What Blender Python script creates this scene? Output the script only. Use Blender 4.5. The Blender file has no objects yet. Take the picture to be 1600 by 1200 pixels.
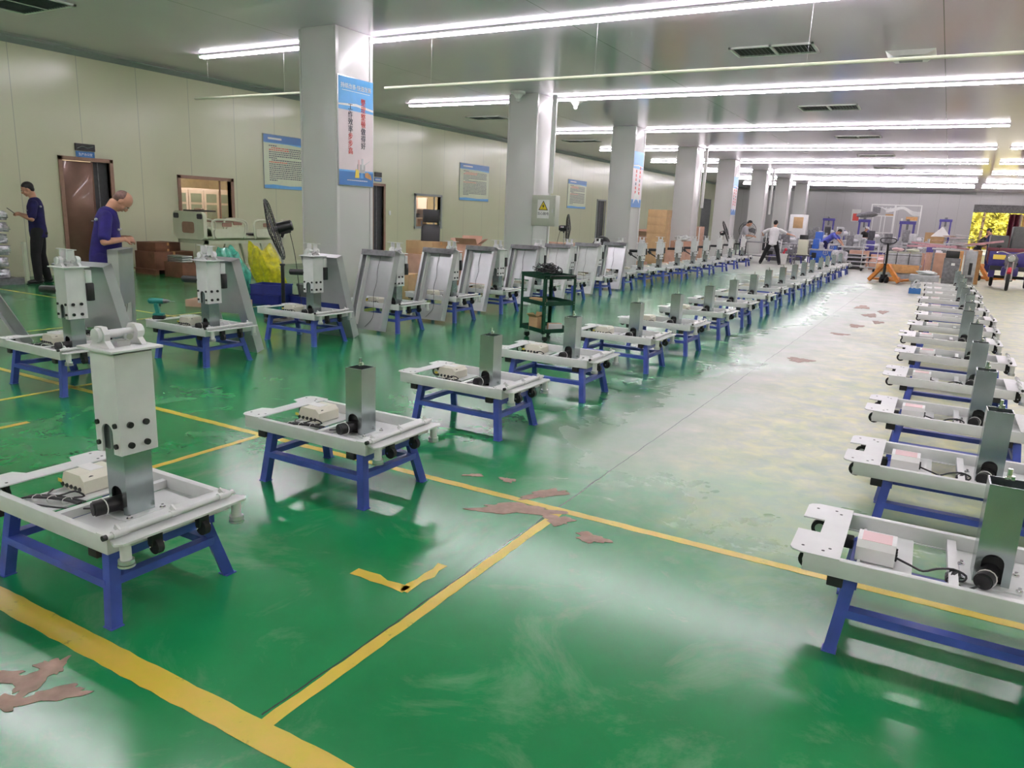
import bpy, bmesh, math, random
from mathutils import Vector, Matrix, Euler
random.seed(7)
R = math.radians
scn = bpy.context.scene
COL = scn.collection

# ------------------------------------------------------------------ camera
cam_d = bpy.data.cameras.new('camera'); cam = bpy.data.objects.new('camera', cam_d)
COL.objects.link(cam); scn.camera = cam
cam_d.sensor_fit = 'HORIZONTAL'; cam_d.sensor_width = 36.0
cam_d.lens = 36.0 * 1166.0 / 1600.0
cam_d.clip_start = 0.05; cam_d.clip_end = 400
_yaw, _pit, _rol = R(29.355), R(-12.866), R(2.408)
_F = Vector((-math.sin(_yaw)*math.cos(_pit), math.cos(_yaw)*math.cos(_pit), math.sin(_pit)))
_r = Vector((math.cos(_yaw), math.sin(_yaw), 0)); _u = _r.cross(_F)
_R2 = math.cos(_rol)*_r + math.sin(_rol)*_u; _U2 = -math.sin(_rol)*_r + math.cos(_rol)*_u
cam.matrix_world = Matrix(((_R2.x, _U2.x, -_F.x, 0), (_R2.y, _U2.y, -_F.y, 0), (_R2.z, _U2.z, -_F.z, 1.5), (0, 0, 0, 1)))

# ------------------------------------------------------------------ world, sun, exposure
TUBE_W = 34.0
w = bpy.data.worlds.new('daylight'); scn.world = w; w.use_nodes = True
bg = w.node_tree.nodes['Background']; bg.inputs[0].default_value = (0.95, 0.97, 1.0, 1); bg.inputs[1].default_value = 1.1
sd = bpy.data.lights.new('sun', 'SUN'); sd.energy = 8.0; sd.angle = R(1.0); sd.color = (1, .93, .78)
sun = bpy.data.objects.new('sun', sd); COL.objects.link(sun); sun.rotation_euler = (R(42), 0, R(18)); sun.location = (0, 70, 20)
scn.view_settings.view_transform = 'Standard'; scn.view_settings.look = 'None'
scn.view_settings.exposure = 0.52; scn.view_settings.gamma = 1.0; scn.view_settings.use_curve_mapping = False

ORD = ['first', 'second', 'third', 'fourth', 'fifth', 'sixth', 'seventh', 'eighth', 'ninth', 'tenth', 'eleventh', 'twelfth', 'thirteenth', 'fourteenth', 'fifteenth', 'sixteenth', 'seventeenth', 'eighteenth', 'nineteenth', 'twentieth']
H_C = 4.13          # ceiling height
XL, XR, YB, YF = -14.6, 7.5, -5.0, 60.0

# ------------------------------------------------------------------ materials
def new_mat(name):
    m = bpy.data.materials.new(name); m.use_nodes = True
    return m, m.node_tree.nodes, m.node_tree.links, m.node_tree.nodes['Principled BSDF']
def mat(name, col, rough=.5, metal=0., noise=.06, scale=12., emit=0., spec=.5, bump=0., coat=0., alpha=1., trans=0.):
    m, N, L, b = new_mat(name)
    c = (*col, 1)
    if noise > 0:
        tc = N.new('ShaderNodeTexCoord'); n = N.new('ShaderNodeTexNoise'); n.inputs['Scale'].default_value = scale; n.inputs['Detail'].default_value = 5
        L.new(tc.outputs['Object'], n.inputs['Vector'])
        r = N.new('ShaderNodeValToRGB'); r.color_ramp.elements[0].position = .3; r.color_ramp.elements[1].position = .72
        r.color_ramp.elements[0].color = tuple(v*(1-noise*2) for v in col)+(1,); r.color_ramp.elements[1].color = tuple(min(1, v*(1+noise)) for v in col)+(1,)
        L.new(n.outputs['Fac'], r.inputs['Fac']); L.new(r.outputs['Color'], b.inputs['Base Color'])
        if bump > 0:
            bp = N.new('ShaderNodeBump'); bp.inputs['Strength'].default_value = bump; bp.inputs['Distance'].default_value = .01
            L.new(n.outputs['Fac'], bp.inputs['Height']); L.new(bp.outputs['Normal'], b.inputs['Normal'])
    else: b.inputs['Base Color'].default_value = c
    b.inputs['Roughness'].default_value = rough; b.inputs['Metallic'].default_value = metal
    b.inputs['Specular IOR Level'].default_value = spec; b.inputs['Coat Weight'].default_value = coat
    b.inputs['Transmission Weight'].default_value = trans; b.inputs['Alpha'].default_value = alpha
    if emit: b.inputs['Emission Color'].default_value = c; b.inputs['Emission Strength'].default_value = emit
    return m
M = {}
def dm(k, *a, **kw): M[k] = mat(k, *a, **kw)
dm('powder_white', (.70, .71, .70), .38, noise=.03)
dm('powder_cream', (.72, .72, .60), .4, noise=.03)
dm('galv', (.42, .48, .48), .20, metal=.9, noise=.10, scale=6)
dm('steel', (.62, .63, .64), .33, metal=.9, noise=.05)
dm('panel_grey', (.52, .53, .54), .30, metal=.55, noise=.05, scale=4)
dm('chrome', (.8, .8, .8), .12, metal=1., noise=0)
dm('blue_paint', (.058, .095, .44), .42, noise=.12, scale=9)
dm('blue_far', (.03, .13, .55), .4, noise=.08)
dm('black', (.012, .012, .013), .42, noise=.1)
dm('rubber', (.02, .02, .022), .7, noise=.1)
dm('cable', (.01, .01, .011), .45, noise=0)
dm('wire_white', (.75, .75, .72), .5, noise=0)
dm('box_beige', (.74, .72, .60), .45, noise=.02)
dm('box_white', (.80, .79, .78), .45, noise=.02)
dm('label_pink', (.80, .55, .56), .5, noise=.02)
dm('label_yellow', (.85, .65, .10), .5, noise=0)
dm('cart_green', (.006, .055, .03), .35, noise=.1)
dm('cardboard', (.50, .33, .17), .85, noise=.08, scale=5)
dm('cardboard_pink', (.55, .34, .25), .85, noise=.08, scale=5)
dm('cardboard_dark', (.20, .09, .05), .85, noise=.12, scale=5)
dm('navy', (.018, .012, .15), .85, noise=.18, scale=10, bump=.4)
dm('navy_dark', (.012, .010, .085), .85, noise=.18, scale=10, bump=.4)
dm('blue_shirt', (.10, .12, .50), .85, noise=.15, scale=10, bump=.3)
dm('black_cloth', (.012, .012, .013), .9, noise=.15, scale=9, bump=.3)
dm('white_cloth', (.62, .62, .62), .85, noise=.06, scale=9, bump=.3)
dm('grey_cloth', (.36, .36, .38), .85, noise=.06, scale=9, bump=.3)
dm('skin', (.52, .27, .17), .5, noise=.05, scale=20)
dm('hair', (.012, .010, .010), .6, noise=.1)
dm('hair_thin', (.16, .09, .07), .6, noise=.25, scale=40)
dm('sole', (.75, .75, .70), .6, noise=0)
dm('reflective', (.55, .55, .58), .4, noise=0)
dm('bag_teal', (.08, .50, .36), .25, noise=.25, scale=14, bump=1., coat=.5)
dm('bag_yellow', (.80, .72, .03), .28, noise=.2, scale=14, bump=.9, coat=.4)
dm('bag_clear', (.70, .74, .72), .2, noise=.1, scale=14, bump=.9, coat=.5)
dm('crate_blue', (.02, .03, .22), .4, noise=.1)
dm('bucket_grey', (.10, .105, .10), .6, noise=.1)
dm('foil', (.62, .63, .66), .2, metal=.5, noise=.25, scale=18, bump=.9)
dm('door_brown', (.17, .085, .055), .3, metal=.3, noise=.12, scale=2.5, coat=.3)
dm('frame_brown', (.33, .19, .13), .38, noise=.06)
dm('cabinet_pink', (.66, .50, .42), .4, noise=.03)
dm('room_tan', (.50, .38, .22), .7, noise=.05)
dm('glass', (.9, .95, .95), .03, noise=0, trans=1.)
dm('dark_void', (.05, .05, .055), .6, noise=.1)
dm('bed_cream', (.64, .66, .50), .4, noise=.02)
dm('bed_grey', (.30, .32, .24), .5, noise=.04)
dm('sign_blue', (.05, .20, .52), .35, noise=0)
dm('sign_sky', (.13, .42, .80), .35, noise=.03)
dm('sign_white', (.80, .80, .78), .35, noise=.02)
dm('sign_pink', (.80, .70, .72), .35, noise=.04, scale=2)
dm('poster_cream', (.72, .76, .58), .35, noise=.02)
dm('red_ink', (.70, .06, .04), .4, noise=0)
dm('dark_ink', (.06, .06, .09), .4, noise=0)
dm('white_ink', (.85, .85, .85), .4, noise=0)
dm('orange_paint', (.60, .22, .04), .45, noise=.12)
dm('orange_wood', (.60, .33, .13), .7, noise=.1)
dm('pink_wood', (.55, .30, .33), .7, noise=.1)
dm('purple_steel', (.06, .05, .25), .45, noise=.1)
dm('dark_red', (.16, .03, .05), .45, noise=.1)
dm('machine_grey', (.20, .20, .21), .5, metal=.3, noise=.2, scale=14)
dm('machine_dark', (.06, .06, .07), .5, metal=.2, noise=.2, scale=14)
dm('machine_light', (.45, .46, .47), .45, metal=.2, noise=.12, scale=10)
dm('drill_teal', (.02, .22, .20), .45, noise=.05)
dm('glove', (.015, .015, .018), .95, noise=.1)
dm('elec_box', (.48, .50, .42), .4, noise=.02)
dm('yellow', (.80, .62, .02), .4, noise=0)
dm('concrete', (.30, .29, .27), .9, noise=.1)
dm('screed', (.36, .25, .19), .6, noise=.15, scale=20)
dm('tyre', (.03, .03, .03), .8, noise=.1)
dm('red_paint', (.50, .03, .05), .4, noise=.05)
dm('vent_grey', (.22, .23, .25), .5, noise=.05)
dm('trim_grey', (.32, .34, .33), .45, noise=.03)
dm('tube_glow', (1.0, .93, 1.0), .5, noise=0, emit=TUBE_W)
dm('leaf', (.62, .55, .06), .8, noise=.45, scale=1.2)
dm('bark', (.12, .08, .05), .9, noise=.2)

def wall_mat(name, col, seam_axis, off, step=1.2, rough=.2, seam=(.42, .44, .34)):
    m, N, L, b = new_mat(name)
    g = N.new('ShaderNodeNewGeometry'); s = N.new('ShaderNodeSeparateXYZ'); L.new(g.outputs['Position'], s.inputs[0])
    a = N.new('ShaderNodeMath'); a.operation = 'SUBTRACT'; L.new(s.outputs[seam_axis], a.inputs[0]); a.inputs[1].default_value = off
    d = N.new('ShaderNodeMath'); d.operation = 'PINGPONG'; L.new(a.outputs[0], d.inputs[0]); d.inputs[1].default_value = step/2
    lt = N.new('ShaderNodeMath'); lt.operation = 'LESS_THAN'; L.new(d.outputs[0], lt.inputs[0]); lt.inputs[1].default_value = .006
    n = N.new('ShaderNodeTexNoise'); n.inputs['Scale'].default_value = .7; n.inputs['Detail'].default_value = 3; L.new(g.outputs['Position'], n.inputs['Vector'])
    r = N.new('ShaderNodeValToRGB'); r.color_ramp.elements[0].color = tuple(v*.93 for v in col)+(1,); r.color_ramp.elements[1].color = (*col, 1)
    L.new(n.outputs['Fac'], r.inputs['Fac'])
    mx = N.new('ShaderNodeMixRGB'); L.new(lt.outputs[0], mx.inputs[0]); L.new(r.outputs[0], mx.inputs[1]); mx.inputs[2].default_value = (*seam, 1)
    L.new(mx.outputs[0], b.inputs['Base Color']); b.inputs['Roughness'].default_value = rough
    bp = N.new('ShaderNodeBump'); bp.inputs['Strength'].default_value = .05; bp.inputs['Distance'].default_value = .05
    L.new(n.outputs['Fac'], bp.inputs['Height']); L.new(bp.outputs['Normal'], b.inputs['Normal'])
    return m
M['wall_cream'] = wall_mat('wall_cream', (.66, .66, .47), 'Y', 7.63)
M['wall_far'] = wall_mat('wall_far', (.56, .55, .56), 'X', .3, seam=(.35, .35, .35))
M['ceil'] = wall_mat('ceiling_panels', (.82, .70, .84), 'X', -.45, step=1.15*4, rough=.10, seam=(.3, .3, .3))
M['column'] = wall_mat('column_cladding', (.70, .69, .68), 'Z', -9., step=50, rough=.25)

def floor_mat():
    m, N, L, b = new_mat('epoxy_floor')
    g = N.new('ShaderNodeNewGeometry'); s = N.new('ShaderNodeSeparateXYZ'); L.new(g.outputs['Position'], s.inputs[0])
    def noise(sc, det=5, dist=0., rough=.6):
        n = N.new('ShaderNodeTexNoise'); n.inputs['Scale'].default_value = sc; n.inputs['Detail'].default_value = det
        n.inputs['Distortion'].default_value = dist; n.inputs['Roughness'].default_value = rough
        L.new(g.outputs['Position'], n.inputs['Vector']); return n.outputs['Fac']
    def ramp(x, p0, p1, c0=(0, 0, 0, 1), c1=(1, 1, 1, 1)):
        r = N.new('ShaderNodeValToRGB'); e = r.color_ramp.elements; e[0].position = p0; e[1].position = p1; e[0].color = c0; e[1].color = c1
        L.new(x, r.inputs['Fac']); return r.outputs['Color']
    def math_(op, a, bb, clamp=False):
        q = N.new('ShaderNodeMath'); q.operation = op; q.use_clamp = clamp
        for i, v in enumerate((a, bb)):
            if v is None: continue
            if isinstance(v, (int, float)): q.inputs[i].default_value = v
            else: L.new(v, q.inputs[i])
        return q.outputs[0]
    def mix(f, a, bb):
        q = N.new('ShaderNodeMixRGB')
        if isinstance(f, (int, float)): q.inputs[0].default_value = f
        else: L.new(f, q.inputs[0])
        for i, v in ((1, a), (2, bb)):
            if isinstance(v, tuple): q.inputs[i].default_value = v
            else: L.new(v, q.inputs[i])
        return q.outputs[0]
    def sstep(x, a, bb):
        q = N.new('ShaderNodeMapRange'); q.interpolation_type = 'SMOOTHSTEP'; L.new(x, q.inputs[0]); q.inputs[1].default_value = a; q.inputs[2].default_value = bb; return q.outputs[0]
    X, Y = s.outputs['X'], s.outputs['Y']
    green = ramp(noise(.9, 6), .3, .75, (.004, .175, .045, 1), (.014, .270, .085, 1))
    # foot-worn aisle between the right-hand rows: scuffs and ceiling sheen painted pale grey yellow
    big = noise(.55, 6, .4)
    jit = math_('MULTIPLY', math_('SUBTRACT', big, .5), 3.0)
    xa = math_('ADD', X, jit); ya = math_('ADD', Y, math_('MULTIPLY', jit, 1.2))
    band = math_('MULTIPLY', sstep(xa, -2.6, -1.0), math_('SUBTRACT', 1.0, sstep(xa, 4.5, 6.5)))
    band = math_('MULTIPLY', band, sstep(ya, 2.6, 5.6))
    far = math_('MULTIPLY', sstep(ya, 17., 30.), sstep(X, -13., -7.))
    wear_sheen = math_('MAXIMUM', band, far)
    yel = mix(sstep(math_('ADD', math_('SUBTRACT', X, math_('MULTIPLY', math_('SUBTRACT', Y, 7.), .05)), math_('MULTIPLY', jit, .5)), -1.5, -.7), (.60, .55, .55, 1), (.72, .67, .36, 1))
    fine = ramp(noise(7, 8, .6), .35, .62)
    pale = mix(fine, yel, (.52, .52, .44, 1))
    col = mix(math_('MULTIPLY', wear_sheen, math_('ADD', .80, math_('MULTIPLY', math_('SUBTRACT', noise(3., 6), .5), .8)), True), green, pale)
    # faint pale scuffs on the green
    sc = ramp(noise(1.7, 9, .8, .7), .52, .80)
    col = mix(math_('MULTIPLY', sc, .45), col, (.26, .44, .26, 1))
    stn = ramp(noise(2.6, 8, 1.2, .65), .66, .70)
    col = mix(math_('MULTIPLY', math_('MULTIPLY', stn, wear_sheen), .45), col, (.34, .33, .22, 1))
    # flaked patches showing brown screed, only where the traffic is
    # dark hairline scratches and joint
    jd = math_('ABSOLUTE', math_('SUBTRACT', X, math_('ADD', -1.575, math_('MULTIPLY', math_('SUBTRACT', noise(4., 4), .5), .03))), None)
    joint = math_('MULTIPLY', math_('LESS_THAN', jd, .0035), math_('GREATER_THAN', Y, 1.36))
    col = mix(joint, col, (.03, .05, .035, 1))
    L.new(col, b.inputs['Base Color'])
    rg = math_('ADD', .19, math_('MULTIPLY', wear_sheen, .20)); rg = math_('ADD', rg, math_('MULTIPLY', sc, .12))
    L.new(rg, b.inputs['Roughness']); b.inputs['Specular IOR Level'].default_value = .62
    bp = N.new('ShaderNodeBump'); bp.inputs['Strength'].default_value = .10; bp.inputs['Distance'].default_value = .010
    h = math_('ADD', noise(3.5, 3), math_('MULTIPLY', noise(60, 4), .05)); L.new(h, bp.inputs['Height']); L.new(bp.outputs['Normal'], b.inputs['Normal'])
    return m
M['floor'] = floor_mat()
def line_mat():
    m, N, L, b = new_mat('line_yellow')
    g = N.new('ShaderNodeNewGeometry'); n = N.new('ShaderNodeTexNoise'); n.inputs['Scale'].default_value = 9; n.inputs['Detail'].default_value = 8; n.inputs['Roughness'].default_value = .7
    L.new(g.outputs['Position'], n.inputs['Vector']); r = N.new('ShaderNodeValToRGB'); e = r.color_ramp.elements
    e[0].position = .30; e[0].color = (.16, .13, .03, 1); e[1].position = .40; e[1].color = (.58, .47, .04, 1); x = e.new(.70); x.color = (.66, .44, .07, 1)
    L.new(n.outputs['Fac'], r.inputs['Fac']); L.new(r.outputs[0], b.inputs['Base Color']); b.inputs['Roughness'].default_value = .3
    return m
M['line'] = line_mat()

# ------------------------------------------------------------------ mesh helpers
class MB:
    def __init__(s): s.bm = bmesh.new(); s.mats = ['*']
    def mi(s, m):
        if m is None: return 0
        if m not in s.mats: s.mats.append(m)
        return s.mats.index(m)
    def _fin(s, geom_verts, mtx, m):
        bmesh.ops.transform(s.bm, matrix=mtx, verts=geom_verts)
        if m is not None:
            i = s.mi(m)
            fs = set()
            for v in geom_verts:
                for f in v.link_faces: fs.add(f)
            for f in fs: f.material_index = i
    def box(s, c, size, rot=None, m=None, bev=0.):
        r = bmesh.ops.create_cube(s.bm, size=1.0); vs = r['verts']
        bmesh.ops.scale(s.bm, vec=size, verts=vs)
        if bev > 0:
            es = list({e for v in vs for e in v.link_edges})
            rr = bmesh.ops.bevel(s.bm, geom=es, offset=bev, segments=2, affect='EDGES', profile=.5, clamp_overlap=True)
            vs = list({v for f in rr['faces'] for v in f.verts} | {v for v in vs if v.is_valid})
            q = set(vs); stack = list(q)
            while stack:
                v = stack.pop()
                for e in v.link_edges:
                    o = e.other_vert(v)
                    if o not in q: q.add(o); stack.append(o)
            vs = list(q)
        mt = Matrix.Translation(Vector(c))
        if rot: mt = mt @ Euler(rot).to_matrix().to_4x4()
        s._fin(vs, mt, m); return s
    def bb(s, x0, x1, y0, y1, z0, z1, m=None, bev=0.):
        return s.box(((x0+x1)/2, (y0+y1)/2, (z0+z1)/2), (abs(x1-x0), abs(y1-y0), abs(z1-z0)), None, m, bev)
    def cyl(s, p0, p1, r0, r1=None, n=16, m=None, caps=True):
        r1 = r0 if r1 is None else r1
        p0, p1 = Vector(p0), Vector(p1); d = p1-p0; L = d.length
        if L < 1e-6: return s
        r = bmesh.ops.create_cone(s.bm, cap_ends=caps, segments=n, radius1=max(r0, 1e-4), radius2=max(r1, 1e-4), depth=L)
        q = d.to_track_quat('Z', 'Y').to_matrix().to_4x4()
        s._fin(r['verts'], Matrix.Translation((p0+p1)/2) @ q, m); return s
    def sph(s, c, r, n=12, m=None, rot=None):
        rr = bmesh.ops.create_uvsphere(s.bm, u_segments=n, v_segments=max(6, n*2//3), radius=1.)
        sc = Vector((r, r, r)) if isinstance(r, (int, float)) else Vector(r)
        mt = Matrix.Translation(Vector(c))
        if rot is not None: mt = mt @ (rot if isinstance(rot, Matrix) else Euler(rot).to_matrix().to_4x4())
        s._fin(rr['verts'], mt @ Matrix.Diagonal((*sc, 1)), m); return s
    def bar(s, p0, p1, w_, h_, m=None, up=(0, 0, 1)):
        p0, p1 = Vector(p0), Vector(p1); d = (p1-p0); L = d.length; z = d.normalized()
        u = Vector(up)
        if abs(z.dot(u)) > .98: u = Vector((0, 1, 0))
        x = u.cross(z).normalized(); y = z.cross(x)
        r = bmesh.ops.create_cube(s.bm, size=1.0)
        mt = Matrix.Translation((p0+p1)/2) @ Matrix(((x.x, y.x, z.x, 0), (x.y, y.y, z.y, 0), (x.z, y.z, z.z, 0), (0, 0, 0, 1))) @ Matrix.Diagonal((w_, h_, L, 1))
        s._fin(r['verts'], mt, m); return s
    def tube(s, pts, r, n=6, m=None, smooth=3, closed=False):
        P = [Vector(p) for p in pts]
        if smooth and len(P) > 2:
            Q = []
            for i in range(len(P)-1):
                a = P[max(i-1, 0)]; b_ = P[i]; c = P[i+1]; d = P[min(i+2, len(P)-1)]
                for k in range(smooth):
                    t = k/smooth
                    Q.append(.5*((2*b_)+(-a+c)*t+(2*a-5*b_+4*c-d)*t*t+(-a+3*b_-3*c+d)*t**3))
            Q.append(P[-1]); P = Q
        rings = []; pu = None
        for i, p in enumerate(P):
            d = (P[min(i+1, len(P)-1)]-P[max(i-1, 0)])
            if d.length < 1e-9: d = Vector((0, 0, 1))
            d.normalize()
            if pu is None: pu = Vector((0, 0, 1)) if abs(d.z) < .9 else Vector((1, 0, 0))
            x = pu.cross(d)
            if x.length < 1e-4: x = Vector((1, 0, 0)).cross(d)
            x.normalize(); y = d.cross(x); pu = y
            rr = r[i*len(r)//len(P)] if isinstance(r, list) else r
            rings.append([s.bm.verts.new(p+rr*(math.cos(a)*x+math.sin(a)*y)) for a in [2*math.pi*k/n for k in range(n)]])
        vs = [v for q in rings for v in q]
        for i in range(len(rings)-1):
            for k in range(n):
                s.bm.faces.new((rings[i][k], rings[i][(k+1) % n], rings[i+1][(k+1) % n], rings[i+1][k]))
        s.bm.faces.new(rings[0][::-1]); s.bm.faces.new(rings[-1])
        s._fin(vs, Matrix.Identity(4), m); return s
    def prism(s, poly, z0, z1, plane='xy', m=None):
        """poly: 2-D outline, extruded along the third axis from z0 to z1"""
        def P(a, b_, c): return (a, b_, c) if plane == 'xy' else ((a, c, b_) if plane == 'xz' else (c, a, b_))
        b0 = [s.bm.verts.new(P(a, b_, z0)) for a, b_ in poly]; b1 = [s.bm.verts.new(P(a, b_, z1)) for a, b_ in poly]
        n = len(poly)
        fs = [s.bm.faces.new(b0[::-1]), s.bm.faces.new(b1)]
        for i in range(n): fs.append(s.bm.faces.new((b0[i], b0[(i+1) % n], b1[(i+1) % n], b1[i])))
        bmesh.ops.recalc_face_normals(s.bm, faces=fs)
        s._fin(b0+b1, Matrix.Identity(4), m); return s
    def xf(s, mt): bmesh.ops.transform(s.bm, matrix=mt, verts=s.bm.verts[:]); return s
    def mesh(s, name, m):
        s.mats = [(m or (s.mats[1] if len(s.mats) > 1 else 'sign_white')) if k == '*' else k for k in s.mats]
        for f in s.bm.faces: f.smooth = True
        me = bpy.data.meshes.new(name); s.bm.to_mesh(me); s.bm.free()
        for k in s.mats: me.materials.append(M[k])
        try: me.set_sharp_from_angle(angle=R(35))
        except Exception: pass
        return me
    def build(s, name, m=None, parent=None):
        me = s.mesh(name, m); o = bpy.data.objects.new(name, me); COL.objects.link(o)
        if parent: o.parent = parent
        return o
def tag(o, label=None, cat=None, group=None, kind=None):
    if label: o['label'] = label
    if cat: o['category'] = cat
    if group: o['group'] = group
    if kind: o['kind'] = kind
    return o
def thing(name, label, cat, loc=(0, 0, 0), rz=0., group=None):
    o = bpy.data.objects.new(name, None); COL.objects.link(o); o.location = loc; o.rotation_euler = (0, 0, rz); o.empty_display_size = .1
    return tag(o, label, cat, group)
def struct(o): o['kind'] = 'structure'; return o
def dup(root, loc, rz=0., label=None, group=None, skip=()):
    r = root.copy(); COL.objects.link(r); r.location = loc; r.rotation_euler = (0, 0, rz)
    if label: r['label'] = label
    if group: r['group'] = group
    for ch in list(root.children):
        if ch.name.split('.')[0] in skip: continue
        c = ch.copy(); COL.objects.link(c); c.parent = r
        for g in list(ch.children):
            d = g.copy(); COL.objects.link(d); d.parent = c
    return r
def text_mesh(name, body, size, m, parent, mtx, vertical=False, space=1.0, depth=.002):
    """lettering as a mesh; mtx maps text plane (x right, y up, z out) to the parent's space"""
    cu = bpy.data.curves.new(name, 'FONT'); cu.body = '\n'.join(body) if vertical else body
    cu.size = size; cu.align_x = 'CENTER'; cu.align_y = 'CENTER'; cu.extrude = depth; cu.space_line = space
    cu.resolution_u = 3
    t = bpy.data.objects.new(name, cu); COL.objects.link(t)
    bpy.context.view_layer.update()
    me = bpy.data.meshes.new_from_object(t.evaluated_get(bpy.context.evaluated_depsgraph_get()))
    bpy.data.objects.remove(t); bpy.data.curves.remove(cu)
    me.transform(mtx); me.materials.clear(); me.materials.append(M[m]); me.name = name
    o = bpy.data.objects.new(name, me); COL.objects.link(o)
    if parent: o.parent = parent
    return o
# face frames for flat things: text x/y/z -> world axes
F_PX = Matrix(((0, 0, 1, 0), (1, 0, 0, 0), (0, 1, 0, 0), (0, 0, 0, 1)))          # faces +X, reading towards +Y
F_NY = Matrix(((1, 0, 0, 0), (0, 0, -1, 0), (0, 1, 0, 0), (0, 0, 0, 1)))         # faces -Y

# ================================================================== SETTING
struct(MB().bb(XL-.2, XR+.2, YB-.2, YF+.2, -.2, 0).build('floor', 'floor'))
struct(MB().bb(XL-.2, XR+.2, YB-.2, YF+.2, H_C, H_C+.3).build('ceiling', 'ceil'))
# left wall with openings (door, window, door, window, doors)
OPEN = [(8.40, 9.33, 0, 2.14), (10.92, 12.26, 1.10, 1.95), (17.28, 17.76, 0, 2.12), (19.32, 20.66, .98, 1.92), (33.45, 34.4, 0, 2.25), (50.8, 53.2, 0, 3.0)]
ml = MB(); y = YB-.2
for (a, b_, z0, z1) in OPEN:
    ml.bb(XL-.12, XL, y, a, 0, H_C, 'wall_cream'); ml.bb(XL-.12, XL, a, b_, z1, H_C, 'wall_cream')
    if z0 > 0: ml.bb(XL-.12, XL, a, b_, 0, z0, 'wall_cream')
    y = b_
ml.bb(XL-.12, XL, y, YF+.2, 0, H_C, 'wall_cream')
struct(ml.build('wall_left'))
struct(MB().bb(XR, XR+.15, YB-.2, YF+.2, 0, H_C).build('wall_right', 'wall_cream'))
struct(MB().bb(XL-.1, XR+.1, YB-.15, YB, 0, H_C).build('wall_rear', 'wall_cream'))
mf = MB(); mf.bb(XL-.1, 1.2, YF, YF+.2, 0, H_C); mf.bb(5.6, XR+.1, YF, YF+.2, 0, H_C); mf.bb(1.2, 5.6, YF, YF+.2, 3.3, H_C)
struct(mf.build('wall_far', 'wall_far'))
# coved trim between left wall and ceiling, seen as a grey line; floor cove
struct(MB().prism([(XL, H_C), (XL, H_C-.10), (XL+.02, H_C-.10), (XL+.10, H_C-.02), (XL+.10, H_C)], YB, YF, 'xz').build('trim_1', 'trim_grey'))
struct(MB().bb(XL, XL+.02, YB, 8.35, 0, .10).bb(XL, XL+.02, 9.40, 17.2, 0, .10).bb(XL, XL+.02, 17.85, 33.4, 0, .10).bb(XL, XL+.02, 34.5, 50.7, 0, .10).build('baseboard_left', 'wall_cream'))
struct(MB().bb(XL, 1.2, YF-.05, YF, H_C-.15, H_C).build('trim_2', 'trim_grey'))
# painted floor lines
def line(n, x0, x1, y0, y1, ragged=.0028):
    m = MB(); L_ = max(x1-x0, y1-y0); k = max(2, int(L_/.05)); A = []; B = []
    for i in range(k+1):
        t = i/k; j0 = random.uniform(-ragged, ragged); j1 = random.uniform(-ragged, ragged)
        if x1-x0 > y1-y0: A.append((x0+(x1-x0)*t, y0+j0)); B.append((x0+(x1-x0)*t, y1+j1))
        else: A.append((x1+j0, y0+(y1-y0)*t)); B.append((x0+j1, y0+(y1-y0)*t))
    m.prism(A+B[::-1], .0005, .0015)
    struct(m.build('trim_%d' % n, 'line'))
line(3, -7.5, 4.0, 1.25, 1.345); line(4, -1.565, -1.515, 1.345, 3.30); line(5, -9.0, 3.5, 3.295, 3.35)
line(6, -3.775, -3.73, 2.0, 3.295); line(7, -5.92, -5.875, 2.3, 3.9); line(8, -5.2, -5.15, 2.25, 2.6); line(9, -13.2, -8.0, 6.25, 6.30)
line(10, -1.97, -1.69, 2.19, 2.235, .012); line(11, -1.715, -1.67, 2.19, 2.47, .012)
line(12, -8.75, -8.71, 4.4, 8.5)
# bare-screed flakes worn through the coating, each a shape of its own
FL = [(-2.42, 1.02, .13, .035, .7), (-2.30, 1.10, .10, .04, 1.9), (-2.18, 1.08, .10, .035, .9), (-2.27, .98, .06, .03, .2), (-2.44, .93, .10, .05, .3), (-2.33, 1.16, .05, .03, .1), (-2.3, .80, .10, .05, .4),(-1.74, 3.2, .22, .07, .5), (-1.72, 3.48, .14, .05, 1.0), (-1.50, 3.2, .07, .06, .3), (-1.27, 3.10, .08, .05, 0), (-2.0, 3.55, .05, .03, 0), (-2.2, 3.5, .06, .02, .6),
      (-1.27, 8.95, .13, .14, .2), (-1.0, 14.6, .11, .3, 0), (-1.05, 12.8, .10, .2, 0), (-1.25, 16.0, .12, .35, 0), (-.85, 15.4, .08, .3, 0), (-1.15, 11.6, .12, .1, 0), (-.8, 13.6, .08, .2, 0)]
mfk = MB()
for (x, y, a, b_, ro) in FL:
    P = []; p1, p2, p3 = [random.uniform(0, 6) for _ in range(3)]
    for i in range(44):
        t = 2*math.pi*i/44; q = 1+.24*math.sin(3*t+p1)+.13*math.sin(7*t+p2)+.07*math.sin(13*t+p3); u, v = a*q*math.cos(t), b_*q*math.sin(t)
        P.append((x+u*math.cos(ro)-v*math.sin(ro), y+u*math.sin(ro)+v*math.cos(ro)))
    mfk.prism(P, .0003, .0017+.00007*len(mfk.bm.faces)/46)
struct(mfk.build('trim_13', 'screed'))

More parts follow.
